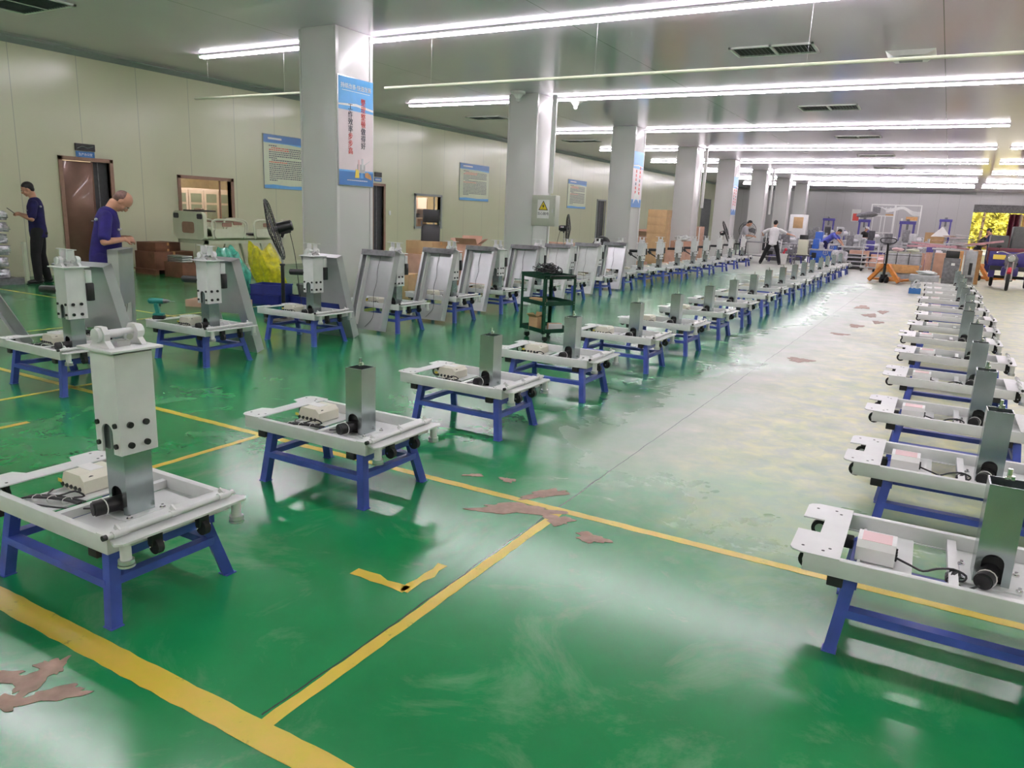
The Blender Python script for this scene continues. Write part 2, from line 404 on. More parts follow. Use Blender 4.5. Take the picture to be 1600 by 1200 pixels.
# doors and windows of the left wall
def door(n, y0, y1, h, fm='frame_brown', panel=True):
    r = bpy.data.objects.new('door_%d' % n, None); COL.objects.link(r); r.location = (XL, y0, 0); struct(r); w_ = y1-y0; t = .07
    MB().bb(-.12, .03, -t, .0, 0, h+t).bb(-.12, .03, w_, w_+t, 0, h+t).bb(-.12, .03, -t, w_+t, h, h+t).build('door_frame', fm, r)
    if panel:
        MB().bb(-.07, -.03, .0, w_*.66, .01, h-.01, 'door_brown', .004).bb(-.075, -.025, w_*.66-.03, w_*.66, .01, h-.01, 'door_brown').build('door_leaf', None, r)
        MB().cyl((-.03, w_*.60, 1.02), (.02, w_*.60, 1.02), .012).cyl((.02, w_*.60, 1.02), (.02, w_*.50, 1.02), .009).build('door_handle', 'steel', r)
        MB().bb(-.10, -.08, w_*.66, w_, 0, h, 'dark_void').bb(-.08, -.07, w_*.78, w_*.80, 0, h, 'machine_grey').build('side_leaf', None, r)
    else:
        MB().bb(-.10, -.06, 0, w_, 0, h, 'dark_void').bb(-.06, -.05, w_*.45, w_*.5, 0, h, 'machine_grey').build('door_leaf', None, r)
    return r
door(1, 8.40, 9.33, 2.14); door(2, 17.28, 17.76, 2.12, 'frame_brown', False); door(3, 33.45, 34.4, 2.25, 'trim_grey', False)
d4 = bpy.data.objects.new('door_4', None); COL.objects.link(d4); d4.location = (XL, 50.8, 0); struct(d4)
MB().bb(-.1, -.05, 0, 2.4, 0, 3.0).build('door_leaf', 'machine_grey', d4)
def window(n, y0, y1, z0, z1, inside, fm):
    r = bpy.data.objects.new('window_%d' % n, None); COL.objects.link(r); r.location = (XL, y0, z0); struct(r); w_ = y1-y0; h = z1-z0; t = .07
    MB().bb(-.12, .03, -t, 0, -t, h+t).bb(-.12, .03, w_, w_+t, -t, h+t).bb(-.12, .03, -t, w_+t, h, h+t).bb(-.12, .04, -t, w_+t, -t, 0).build('window_frame', fm, r)
    MB().bb(-.075, -.065, 0, w_, 0, h).build('window_pane', 'glass', r)
    MB().bb(-.09, -.05, w_*.80, w_*.82, 0, h).build('sash_bar', fm, r)
window(1, 10.92, 12.26, 1.10, 1.95, 0, 'frame_brown'); window(2, 19.32, 20.66, .98, 1.92, 0, 'trim_grey')
# rooms behind the two windows (lit by their own ceiling lamps)
for k, (y0, y1) in enumerate(((10.2, 14.2), (18.6, 22.2))):
    m = MB(); a, b_ = XL-3.2, XL-.14
    q = ('near', 'distant')[k]
    for nm_, bx_ in (('wall_%s_office_back' % q, (a-.1, a, y0, y1, 0, 3)), ('wall_%s_office_left' % q, (a, b_, y0-.1, y0, 0, 3)), ('wall_%s_office_right' % q, (a, b_, y1, y1+.1, 0, 3)), ('ceiling_%s_office' % q, (a, b_, y0, y1, 3, 3.1)), ('floor_%s_office' % q, (a, b_, y0, y1, -.1, 0))):
        struct(MB().bb(*bx_).build(nm_, 'room_tan'))
    ld = bpy.data.lights.new('office_lamp', 'AREA'); ld.shape = 'RECTANGLE'; ld.size = 1.2; ld.size_y = .3; ld.energy = 60; ld.color = (1, .93, .85)
    lo = bpy.data.objects.new('office_lamp', ld); COL.objects.link(lo); lo.location = (XL-1.3, (y0+y1)/2, 2.95)
c1 = thing('office_cabinet', 'cream office cabinet with glazed doors seen through the near window', 'cabinet', (XL-1.6, 12.6, 0))
MB().bb(-.2, .2, -.9, .9, 0, 1.78, None, .01).build('cabinet_body', 'cabinet_pink', c1)
for i in range(4):
    d = MB().bb(.2, .225, -.88+i*.44, -.88+i*.44+.42, .1, 1.74, None, .004).build('cabinet_door', 'cabinet_pink', c1)
    MB().bb(.225, .232, -.82+i*.44, -.82+i*.44+.30, .95, 1.40).bb(.225, .232, -.82+i*.44, -.82+i*.44+.30, 1.45, 1.66).build('door_glass', 'bed_grey', d)
ch = thing('office_chair', 'brown leather swivel chair behind the near office window', 'chair', (XL-.75, 12.0, 0), R(70))
MB().box((0, 0, .95), (.10, .52, .75), (0, R(-8), 0), None, .04).build('backrest', 'door_brown', ch)
MB().box((.25, 0, .48), (.5, .5, .10), None, None, .04).build('seat', 'door_brown', ch)
MB().cyl((.2, 0, .05), (.2, 0, .45), .03).build('gas_column', 'black', ch)
m = MB()
for i in range(5): m.bar((.2, 0, .09), (.2+.28*math.cos(i*1.2566), .28*math.sin(i*1.2566), .04), .04, .03)
m.build('chair_base', 'black', ch)
c2 = thing('metal_rack', 'pinkish metal rack with spools seen through the second window', 'rack', (XL-1.2, 20.5, 0))
MB().bb(-.2, .2, -.8, -.76, 0, 1.9).bb(-.2, .2, .76, .8, 0, 1.9).bb(-.2, .2, -.8, .8, 1.2, 1.23).bb(-.2, .2, -.8, .8, 1.5, 1.53).bb(-.2, -.18, -.8, .8, 0, 1.9).build('rack_frame', 'cabinet_pink', c2)
for i in range(6): tag(MB().cyl((XL-1.2, 19.9+i*.22, 1.3), (XL-1.2, 19.98+i*.22, 1.3), .07).build('spool', 'black'), 'small black spool on the office rack behind the second window, %s from the left' % ORD[i], 'spool', 'spools on the office rack')

# posters and signs
def poster(y0, y1, z0, z1, label, head=.14, n=18):
    r = thing('wall_poster', label, 'poster', (XL+.012, y0, z0)); w_, h = y1-y0, z1-z0
    MB().bb(-.01, .005, -.015, w_+.015, -.015, h+.015, None, .003).build('poster_frame', 'trim_grey', r)
    MB().bb(.005, .008, 0, w_, 0, h).build('poster_sheet', 'poster_cream', r)
    MB().bb(.008, .010, 0, w_, h*(1-head), h, 'sign_blue').prism([(0, h*(1-head)), (w_, h*(1-head)), (w_, h*(1-head)-.05), (w_*.6, h*(1-head)-.015), (0, h*(1-head)-.012)], .008, .0095, 'yz', 'sign_sky').build('poster_header', None, r)
    MB().prism([(0, 0), (w_, 0), (w_, h*.07), (w_*.6, h*.055), (w_*.2, h*.075), (0, h*.06)], .008, .010, 'yz', 'sign_sky').build('poster_footer', None, r)
    m = MB(); rr = random.Random(int(y0*10))
    m.bb(.010, .012, w_*.10, w_*.42, h*(1-head*.62), h*(1-head*.36), 'white_ink')
    for i in range(n):
        z = h*(1-head-.07)-i*(h*(1-head-.18))/n; x = w_*.12+(w_*.06 if i in (1, 7) else 0); e = w_*(.92 if i not in (0, 6, n-1) else .30)
        mm = 'red_ink' if i in (1, 2, 8) else 'dark_ink'
        while x < e:
            l = rr.uniform(.02, .05)*w_; m.bb(.008, .0095, x, min(e, x+l), z, z+h*.018, mm if x < w_*.55 else 'dark_ink'); x += l+.012*w_
    m.build('poster_print', None, r)
poster(13.26, 14.62, 1.86, 3.12, 'blue-headed rules poster on the cream wall, the one half hidden by the nearest column')
poster(21.74, 23.60, 1.88, 3.09, 'blue-headed poster on the cream wall above the little window, between first and second columns')
poster(30.15, 32.05, 1.84, 3.04, 'small blue-headed poster on the cream wall between second and third columns')
s1 = thing('door_sign', 'small blue office sign with a dark top, above the brown door', 'sign', (XL+.02, 8.70, 2.20))
MB().bb(-.02, 0, -.02, .34, 0, .12).build('sign_plate', 'sign_blue', s1)
MB().bb(-.02, .012, -.03, .35, .13, .26, 'black').tube([(.014, 0, .17), (.014, .1, .21), (.014, .2, .19), (.014, .32, .22)], .006, m='steel').build('sign_box', None, s1)
text_mesh('sign_text', '生产办公室', .055, 'white_ink', s1, Matrix.Translation((.002, .16, .06)) @ F_PX)
s2 = thing('door_sign', 'small dark and blue sign over the narrow doorway beside the nearest column', 'sign', (XL+.02, 17.35, 2.24))
MB().bb(-.02, 0, 0, .3, 0, .11).build('sign_plate', 'sign_blue', s2); MB().bb(-.02, .012, 0, .3, .13, .26).build('sign_box', 'black', s2)
m = MB()
for i in range(4): m.bb(0, .003, .03+i*.06, .07+i*.06, .03, .08)
m.build('sign_marks', 'white_ink', s2)
tag(MB().bb(XL, XL+.02, 18.0, 18.09, 1.30, 1.43, None, .003).build('wall_switch', 'sign_white'), 'white light switch on the cream wall right of the narrow doorway', 'switch')
tag(MB().bb(XL, XL+.02, 19.55, 19.75, .30, .44, None, .003).build('wall_socket', 'sign_white'), 'white double socket low on the cream wall under the second window', 'socket')

# columns
COLY = [9.02, 15.45, 21.55, 27.75, 33.45, 39.9, 46.2, 52.4]
for i, y in enumerate(COLY):
    MBc = MB().bb(-9.05, -8.34, y, y+.82, 0, H_C, None, .012)
    MBc.bb(-9.07, -9.04, y-.012, y+.05, 0, H_C-.02).bb(-8.36, -8.325, y-.012, y+.05, 0, H_C-.02).bb(-8.36, -8.325, y+.77, y+.835, 0, H_C-.02)
    struct(MBc.build('trim_%d' % (20+i), 'column'))
def banner(yc, label, full):
    r = thing('column_banner', label, 'banner', (-8.322, yc, 1.83)); w_, h = .80, 1.60
    MB().bb(0, .012, -.012, w_+.012, -.012, h+.012, None, .003).build('banner_frame', 'steel', r)
    MB().bb(.012, .015, 0, w_, 0, h, 'sign_pink').build('banner_sheet', None, r)
    MB().bb(.015, .017, 0, w_, h*.70, h, 'sign_sky').prism([(0, h*.75), (w_*.5, h*.77), (w_, h*.74), (w_, h*.72), (w_*.5, h*.745), (0, h*.735)], .017, .018, 'yz', 'white_ink').build('banner_header', None, r)
    MB().bb(.015, .017, 0, w_, 0, h*.13, 'sign_blue').bb(.015, .017, 0, w_, h*.13, h*.145, 'sign_sky').build('banner_footer', None, r)
    if full:
        text_mesh('heading_text', '持续改善·快速发展', .085, 'white_ink', r, Matrix.Translation((.019, w_*.5, h*.915)) @ F_PX)
        MB().bb(.017, .018, w_*.10, w_*.90, h*.875, h*.88).build('heading_rule', 'white_ink', r)
        def vert(nm, chars, cols, yy, z0):
            for k, c_ in enumerate(chars): text_mesh(nm, c_, .112, cols[k], r, Matrix.Translation((.019, yy, z0-k*.109)) @ F_PX)
        vert('slogan_character', '整理整顿做得好', ['red_ink']*4+['dark_ink']*3, w_*.70, h*.79)
        vert('slogan_character', '工作效率步步高', ['dark_ink']*4+['red_ink']*3, w_*.33, h*.73)
        # little picture at the foot: town blocks and a warm figure shape
        m = MB(); m.bb(.017, .019, .42, .60, .20, .33, 'machine_light').bb(.017, .020, .52, .56, .25, .42, 'steel').bb(.017, .020, .44, .47, .24, .40, 'label_pink')
        m.prism([(.55, .30), (.70, .38), (.72, .40), (.58, .33)], .017, .019, 'yz', 'steel').prism([(.36, .12), (.46, .12), (.45, .24), (.38, .25)], .017, .020, 'yz', 'label_yellow').prism([(.60, .14), (.76, .10), (.74, .17), (.66, .22), (.60, .20)], .017, .020, 'yz', 'orange_wood')
        m.prism([(.48, .12), (.56, .12), (.55, .20), (.50, .20)], .017, .020, 'yz', 'sign_sky'); m.build('banner_picture', None, r)
        m = MB()
        for i in range(22): m.bb(.017, .019, .18+i*.022, .196+i*.022, .07, .085)
        m.build('footer_print', 'white_ink', r)
    else:
        m = MB()
        for col_, yy, z0 in (('red_ink', .58, 1.1), ('red_ink', .28, 1.0)):
            for k in range(7): m.bb(.015, .018, yy-.04, yy+.04, z0-k*.12, z0-k*.12+.08, col_ if k != 3 else 'dark_ink')
        m.build('slogan_characters', None, r)
        MB().prism([(.15, .10), (.4, .3), (.65, .12), (.6, .35), (.4, .5), (.2, .33)], .017, .019, 'yz').build('banner_picture', 'sign_white', r)
banner(9.04, 'tall safety banner with big red and black characters on the nearest column', True)
banner(21.5, 'narrow blue-topped banner on the third column from the camera', False)
banner(33.4, 'narrow banner with orange marks on the fifth column, behind the man in grey', False)
# conduit riser, electrical cabinet and bullet camera on column 2
def riser(x, y, label):
    r = thing('cable_riser', label, 'conduit', (x, y, 0))
    MB().bb(-.05, .05, -.03, .03, 1.98, H_C-.02, None, .004).build('trunking', 'sign_white', r)
    MB().cyl((.0, -.01, .3), (0, -.01, 1.28), .022).build('lower_pipe', 'sign_white', r)
riser(-8.03, 15.7, 'white cable trunking rising from the electrical cabinet to the ceiling')
e = thing('electrical_cabinet', 'grey electrical cabinet with a yellow hazard triangle beside the second column', 'cabinet', (-8.32, 15.36, 1.25))
MB().bb(.0, .60, .0, .22, 0, .68, None, .01).build('cabinet_body', 'elec_box', e)
dd = MB().bb(.02, .58, -.018, 0, .02, .66, None, .004).build('cabinet_door', 'elec_box', e)
MB().bb(.535, .555, -.035, -.018, .3, .38).build('door_lock', 'steel', dd)
MB().bb(.16, .46, -.022, -.018, .17, .58).build('warning_sticker', 'sign_white', dd)
MB().prism([(.19, .35), (.43, .35), (.31, .56)], -.024, -.022, 'xz', 'black').prism([(.215, .365), (.405, .365), (.31, .53)], -.026, -.024, 'xz', 'yellow').prism([(.32, .50), (.28, .43), (.31, .43), (.29, .375), (.345, .45), (.315, .45)], -.028, -.026, 'xz', 'black').build('hazard_triangle', None, e)
text_mesh('warning_text', '当心触电', .075, 'dark_ink', e, Matrix.Translation((.31, -.022, .27)) @ F_NY)
riser(-8.1, 28.2, 'white cable trunking on the fourth column')
riser(-8.1, 40.4, 'white cable trunking on the sixth column')
for (x, y, lb) in ((-8.70, 15.2, 'white conical ceiling camera left of the second column'), (-7.95, 16.6, 'white conical ceiling camera right of the second column')):
    tag(MB().cyl((x, y, H_C), (x, y, H_C-.05), .16, .16).cyl((x, y, H_C-.05), (x, y, H_C-.16), .12, .04).sph((x, y, H_C-.17), .05).build('ceiling_speaker', 'sign_white'), lb, 'speaker')

# tube lights: twin continuous tubes, rows across the hall
ROWS = [-3.0, 3.6, 9.95, 16.25, 22.6, 28.55, 34.5, 40.6, 46.8, 52.8]
nm_row = ['behind the camera', 'above the camera', 'nearest the camera', 'second from the front', 'third from the front', 'fourth from the front', 'fifth from the front', 'sixth from the front', 'seventh from the front', 'farthest back']
for i, y in enumerate(ROWS):
    for j, (a, b_) in enumerate(((-12.5, .92), (1.25, 7.0))):
        r = thing('tube_light', 'long twin white tube light on the ceiling, %s, %s run' % (nm_row[i], ('left', 'right')[j]), 'ceiling light', ((a+b_)/2, y, H_C-.055), 0, 'ceiling tube lights')
        l = (b_-a)/2
        MB().bb(-l, l, -.055, .055, .02, .05).bb(-l, -l+.02, -.06, .06, -.01, .05).bb(l-.02, l, -.06, .06, -.01, .05).build('housing', 'sign_white', r)
        for s in (-.035, .035): MB().cyl((-l+.03, s, .0), (l-.03, s, .0), .014, n=8).build('tube', 'tube_glow', r)
# pale bar on hair-thin wires, added to draw a streak of light
ct = thing('streak_bar', 'thin pale bar added as a light streak across the hall behind the nearest tube light', 'light streak', (0, 10.16, 3.392))
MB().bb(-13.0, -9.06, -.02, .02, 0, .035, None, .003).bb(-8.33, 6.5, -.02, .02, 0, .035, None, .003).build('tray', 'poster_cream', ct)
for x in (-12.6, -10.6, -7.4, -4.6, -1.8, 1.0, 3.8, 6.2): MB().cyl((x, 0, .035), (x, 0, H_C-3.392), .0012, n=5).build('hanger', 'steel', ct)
# ceiling vents
k = 0
for vx0, vx1, vy0, vy1 in [(-12.5, -11.2, 6.2, 6.85), (-3.37, -2.13, 12.36, 13.03), (-12.4, -11.3, 18.7, 19.3), (-3.39, -2.13, 18.58, 19.36), (-12.5, -11.2, 25.1, 25.7), (-3.36, -2.13, 24.8, 25.4), (-3.36, -2.13, 31.2, 31.8), (-3.3, -2.1, 37.4, 38.0)]:
    lb = ['slatted ceiling vent in the top left corner', 'slatted ceiling vent nearest on the right half of the ceiling', 'slatted ceiling vent left of the second column', 'second slatted vent on the right half of the ceiling', 'slatted ceiling vent behind the second column', 'third slatted vent on the right half of the ceiling', 'fourth slatted vent on the right half of the ceiling', 'farthest slatted vent on the right half of the ceiling'][k]; k += 1
    r = thing('ceiling_vent', lb, 'vent', ((vx0+vx1)/2, (vy0+vy1)/2, H_C), 0, 'ceiling vents'); a, b_ = (vx1-vx0)/2, (vy1-vy0)/2
    MB().bb(-a, a, -b_, -b_+.04, -.025, 0).bb(-a, a, b_-.04, b_, -.025, 0).bb(-a, -a+.04, -b_, b_, -.025, 0).bb(a-.04, a, -b_, b_, -.025, 0).bb(-.02, .02, -b_, b_, -.025, 0).build('vent_frame', 'sign_white', r)
    m = MB()
    for i in range(18): m.box((-a+.08+i*(2*a-.16)/17, 0, -.012), (.035, 2*b_-.08, .004), (0, R(38), 0))
    MB().bb(-a+.04, a-.04, -b_+.04, b_-.04, -.003, 0).build('vent_back', 'dark_void', r); m.build('vent_slats', 'vent_grey', r)
ac = thing('ceiling_unit', 'pale square ceiling air outlet near the top right of the ceiling', 'air outlet', (-.9, 13.6, H_C))
MB().prism([(-.34, 0), (-.22, -.08), (.22, -.08), (.34, 0)], -.3, .3, 'xz').build('outlet_hood', 'sign_white', ac)
MB().bb(-.16, .16, -.2, .2, -.095, -.08).build('outlet_grille', 'vent_grey', ac)

# ================================================================== OPERATING-TABLE BASES ON BLUE STANDS
def make_stand():
    r = thing('blue_stand', 'x', 'stand', (0, 0, 0))
    for sx in (-1, 1):
        for sy in (-1, 1):
            m = MB(); m.bar((sx*.352, sy*.248, 0), (sx*.318, -.215 if sy < 0 else .165, .275), .042, .042); m.box((sx*.352, sy*.248, .002), (.05, .05, .004), None); m.build('leg', 'blue_paint', r)
    for sy in (-1, 1): MB().bar((-.325, -.228 if sy < 0 else .20, .155), (.325, -.228 if sy < 0 else .20, .155), .03, .048, up=(0, 1, 0)).build('stretcher', 'blue_paint', r)
    for sx in (-1, 1): MB().bar((sx*.332, -.21, .165), (sx*.332, .21, .165), .03, .04, up=(1, 0, 0)).build('stretcher', 'blue_paint', r)
    for sx in (-1, 1): MB().bb(sx*.315-.02, sx*.315+.02, -.21, .21, .235, .275).build('top_rail', 'blue_paint', r)
    for sx in (-1, 1):
        for sy in (-1, 1): MB().bb(sx*.318-.075, sx*.318-.022, -.255 if sy < 0 else .13, -.20 if sy < 0 else .185, .248, .288, None, .004).build('rubber_pad', 'rubber', r)
    return r
def arch(x0, x1, z0, z1, ax0, ax1, az, n=10):
    """wall outline with an arched slot open at the bottom"""
    c = (ax0+ax1)/2; rr = (ax1-ax0)/2
    P = [(x0, z0), (ax0, z0), (ax0, az-rr)]
    for i in range(1, n): a = math.pi-math.pi*i/n; P.append((c+rr*math.cos(a), az-rr+rr*math.sin(a)))
    P += [(ax1, az-rr), (ax1, z0), (x1, z0), (x1, z1), (x0, z1)]
    return P
CX, CY = .112, .01
def make_base(sleeve=False, motor2=False, right=False):
    r = thing('lift_table_base', 'x', 'table base', (0, 0, 0))
    Z0, Z1 = .29, .355
    f = MB()
    for sy, y0 in ((-1, -.265), (1, .235)):
        f.bb(-.48, .38, y0, y0+.03, Z0, Z1, None, .003)
        f.bb(-.48, .38, (-.265 if sy < 0 else .225), (-.225 if sy < 0 else .265), Z0, Z0+.004)
    f.bb(-.02, .01, -.24, .24, Z0+.012, Z0+.045); f.bb(.345, .38, -.24, .24, Z0, Z1)
    f.bb(-.31, -.13, -.24, .24, Z0+.004, Z0+.010); f.bb(0.01, .345, -.24, .24, Z0+.004, Z0+.010); f.bb(-.31, -.30, -.24, .24, Z0, Z0+.02)
    f.build('frame', 'powder_white', r)
    # end plate with two ears
    P = [(-.372, -.265), (-.372, .27), (-.47, .27), (-.505, .255), (-.515, .235), (-.515, .13), (-.455, .105), (-.455, -.085), (-.515, -.11), (-.515, -.235), (-.50, -.258), (-.47, -.27)]
    if right: P = [(-.36, -.27), (-.36, .27), (-.49, .27), (-.52, .255), (-.53, .235), (-.53, .09), (-.45, .09), (-.45, -.05), (-.53, -.05), (-.53, -.235), (-.52, -.258), (-.49, -.27)]
    pl = MB().prism(P, Z1+.0005, Z1+.0055).build('end_plate', 'powder_white', r)
    mh = MB()
    for (x, y) in ((-.49, .21), (-.49, -.21), (-.42, .22), (-.42, -.22), (-.40, .19), (-.40, -.19)): mh.cyl((x, y, Z1+.0055), (x, y, Z1+.0062), .006, n=8)
    mh.build('plate_hole', 'black', pl)
    # right-hand end: top bar, flange, handle tube with ferrules, levelling feet
    MB().bb(.32, .40, -.265, .265, Z1, Z1+.005, None, .001).prism([(.40, -.265), (.445, -.28), (.465, -.26), (.468, 0), (.465, .26), (.445, .28), (.40, .265)], Z1-.012, Z1-.004).build('end_flange', 'powder_white', r)
    h = MB().cyl((.415, -.29, Z1+.018), (.415, .24, Z1+.018), .0095).build('release_bar', 'powder_white', r)
    MB().cyl((.415, -.30, Z1+.018), (.415, -.285, Z1+.018), .010).build('bar_tip', 'black', h)
    for q0, q1, rr_ in ((-.265, -.21, .0135), (.17, .22, .0135), (-.04, .0, .0125)): MB().cyl((.415, q0, Z1+.018), (.415, q1, Z1+.018), rr_).box((.405, (q0+q1)/2, Z1+.030), (.03, .008, .02), (0, R(30), 0)).build('bar_collar', 'powder_white', h)
    for sy in (-1, 1):
        ft = MB().cyl((.437, sy*.235, Z1-.012), (.437, sy*.235, Z1-.075), .019).build('levelling_foot', 'powder_white', r)
        MB().cyl((.437, sy*.235, Z1-.075), (.437, sy*.235, Z1-.090), .027).cyl((.437, sy*.235, Z1-.092), (.437, sy*.235, Z1-.100), .029).build('foot_disc', 'steel', ft)
    for (x, y) in ((.405, -.10), (.405, .10)):
        c = MB().box((x, y, Z0+.015), (.03, .045, .06), None, None, .004).build('caster_bracket', 'black', r)
        MB().cyl((x+.005, y-.012, Z0-.018), (x+.005, y+.012, Z0-.018), .030).build('caster_wheel', 'rubber', c)
        MB().cyl((x+.005, y-.030, Z0-.015), (x+.005, y+.030, Z0-.015), .005, n=8).build('axle_nut', 'chrome', c)
    for y in (-.17, .17):
        c = MB().box((-.455, y, Z1-.022), (.05, .012, .04), None, None, .003).build('caster_bracket', 'black', r)
        MB().cyl((-.47, y-.011, Z1-.060), (-.47, y+.011, Z1-.060), .034, n=20).build('caster_wheel', 'rubber', c)
        MB().cyl((-.47, y-.0125, Z1-.060), (-.47, y+.0125, Z1-.060), .020, n=16).build('wheel_hub', 'steel', c)
    # square lift column
    hx, hy, t = .056, .057, .005; T = .665
    col = MB(); b0 = Z0+.012
    col.prism(arch(CX-hx, CX+hx, b0, T, CX-.038, CX+.030, b0+.115), CY-hy, CY-hy+t, 'xz')
    col.bb(CX-hx, CX+hx, CY+hy-t, CY+hy, b0, T); col.bb(CX-hx, CX-hx+t, CY-hy+t, CY+hy-t, b0, T); col.bb(CX+hx-t, CX+hx, CY-hy+t, CY+hy-t, b0, T)
    col = col.build('lift_column', 'galv', r)
    MB().bb(CX-hx-.035, CX+hx+.035, CY-hy-.03, CY+hy+.03, Z0+.010, Z0+.016).build('foot_plate', 'powder_white', r)
    mb = MB()
    for sx in (-1, 1):
        for sy in (-1, 1): mb.cyl((CX+sx*.085, CY+sy*.07, Z0+.014), (CX+sx*.085, CY+sy*.07, Z0+.032), .006, n=6).cyl((CX+sx*.085, CY+sy*.07, Z0+.016), (CX+sx*.085, CY+sy*.07, Z0+.022), .012, n=8)
    mb.build('anchor_bolt', 'chrome', r)
    MB().bb(CX-hx+.01, CX+hx-.01, CY-hy+.02, CY+hy-.01, b0, b0+.10, 'black').build('gearbox', None, r)
    mo = MB().cyl((CX-.004, CY-.03, b0+.045), (CX-.03, CY-.135, b0+.040), .030, n=20).cyl((CX-.03, CY-.135, b0+.040), (CX-.032, CY-.142, b0+.040), .026, n=20).build('motor', 'black', r)
    MB().tube([(CX-.02+.033*math.cos(a)*.97, CY-.10-.006, b0+.041+.033*math.sin(a)) for a in [2*math.pi*i/14 for i in range(15)]], .0022, n=5, smooth=0).build('cable_tie', 'wire_white', mo)
    if not sleeve:
        MB().cyl((CX, CY, T-.25), (CX, CY, T+.02), .012, n=10).cyl((CX, CY, T+.02), (CX, CY, T+.05), .008, n=8).cyl((CX+.005, CY, T+.012), (CX+.005, CY, T+.026), .014, n=6).build('lift_screw', 'chrome', r)
    # control box
    bx = -.255
    mc = 'box_white' if right else 'box_beige'
    cb = MB().prism([(-.075, .015), (.065, .015), (.078, .022), (.078, .045), (.062, .085), (.05, .092), (-.055, .092), (-.078, .07), (-.08, .02)], -.06 if not right else -.075, .10 if not right else .055, 'yz', mc)
    cb = cb.xf(Matrix.Translation((bx if not right else bx+.01, .07 if not right else -.02, Z0-.003)) @ (Matrix.Rotation(R(90), 4, 'Z') @ Matrix.Translation((-.02, 0, 0)) if not right else Matrix.Identity(4)))
    cb = cb.build('control_box', mc, r)
    m = MB()
    if not right:
        for i in range(5): m.cyl((bx-.085+.015+i*.030, -.002, Z0+.032), (bx-.085+.015+i*.030, -.016, Z0+.028), .009, n=10)
        m.cyl((bx+.055, .03, Z0+.065), (bx+.068, .03, Z0+.066), .016, n=14)
        m.build('box_port', 'black', cb)
        MB().bb(bx-.10, bx-.075, -.0135, -.0120, Z0+.035, Z0+.05).build('box_sticker', 'label_yellow', cb)
        MB().bb(bx-.07, bx+.03, .05, .11, Z0+.0892, Z0+.0902).build('box_label', 'sign_white', cb)
    else:
        for i in range(4): m.cyl((bx+.060, -.07+i*.028, Z0+.040), (bx+.072, -.07+i*.028, Z0+.038), .009, n=10)
        m.build('box_port', 'black', cb)
        MB().bb(bx-.05, bx+.05, -.075, .02, Z0+.0892, Z0+.0905).build('box_label', 'label_pink', cb)
    # cables
    rn = random.Random(3); cm = MB()
    if not right:
        cm.tube([(bx-.04, -.068, Z0+.03), (bx+.0, -.11, Z0+.03), (bx+.06, -.10, Z0+.035), (bx+.10, -.06, Z0+.05), (bx+.13, -.04, Z0+.03), (bx+.09, -.06, Z0+.02)], .004)
        for i in range(6):
            o = rn.uniform(-.015, .015); q = rn.uniform(-.012, .012)
            cm.tube([(bx-.07, -.165+o, Z0+.018), (bx-.02, -.15+o+q, Z0+.030), (bx+.08, -.105+o, Z0+.030+q*.4), (bx+.17, -.075+o+q, Z0+.022)], .0042)
        cm.tube([(bx+.02, -.19, Z0+.02), (bx+.12, -.16, Z0+.02), (bx+.22, -.135, Z0+.03), (CX-.05, -.11, Z0+.045)], .0035)
    else:
        cm.tube([(bx+.07, -.06, Z0+.04), (bx+.12, -.075, Z0+.03), (bx+.16, -.08, Z0+.022), (bx+.20, -.075, Z0+.04), (bx+.25, -.07, Z0+.05), (bx+.29, -.08, Z0+.04), (bx+.28, -.11, Z0+.03), (bx+.25, -.13, Z0+.035), (bx+.28, -.17, Z0+.03), (CX-.07, -.165, Z0+.03), (CX-.04, -.14, Z0+.04)], .004)
        for i in range(7):
            a = i*.9; cm.tube([(bx+.25+.022*math.cos(a+b_), -.10+.035*math.sin(a+b_*1.3), Z0+.035+.010*math.sin(b_+i)) for b_ in [k_*1.0 for k_ in range(7)]], .0032)
    cm.build('cable_bundle', 'cable', r)
    tm = MB()
    for i in range(3): tm.tube([((bx+.0+i*.06 if not right else bx+.245+i*.008)+.0*a, (-.155+i*.025 if not right else -.10)+.02*math.cos(a), Z0+.03+.014*math.sin(a)) for a in [2*math.pi*k_/8 for k_ in range(9)]], .0018, n=5, smooth=0)
    tm.build('cable_tie', 'wire_white', r)
    if sleeve:
        S0, S1 = .555, .95; sx, sy = .074, .076
        s = MB(); s.prism(arch(CX-sx, CX+sx, S0, S1, CX-.038, CX+.030, S0+.115), CY-sy, CY-sy+.008, 'xz')
        s.bb(CX-sx, CX+sx, CY+sy-.008, CY+sy, S0, S1, None); s.bb(CX-sx, CX-sx+.008, CY-sy+.008, CY+sy-.008, S0, S1); s.bb(CX+sx-.008, CX+sx, CY-sy+.008, CY+sy-.008, S0, S1)
        s.bb(CX-sx, CX+sx, CY-sy, CY+sy, S1-.01, S1)
        s = s.build('lift_sleeve', 'powder_white', r)
        for z in (S0+.035, S0+.115):
            for y in (CY-.035, CY+.03): MB().cyl((CX+sx, y, z), (CX+sx+.010, y, z), .012, n=12).build('sleeve_bolt', 'black', s)
            for x in (CX-.056, CX+.052): MB().cyl((x, CY-sy, z), (x, CY-sy-.008, z), .010, n=12).build('sleeve_bolt', 'black', s)
        MB().bb(CX-.105, CX+.105, CY-.105, CY+.105, S1, S1+.010, None, .002).build('top_plate', 'powder_white', r)
        br = MB()
        for y in (CY-.075, CY+.055):
            br.prism([(CX-.07, S1+.01), (CX+.05, S1+.01), (CX+.025, S1+.035), (CX+.028, S1+.06), (CX+.01, S1+.085), (CX-.03, S1+.085), (CX-.05, S1+.055), (CX-.045, S1+.035)], y, y+.022, 'xz')
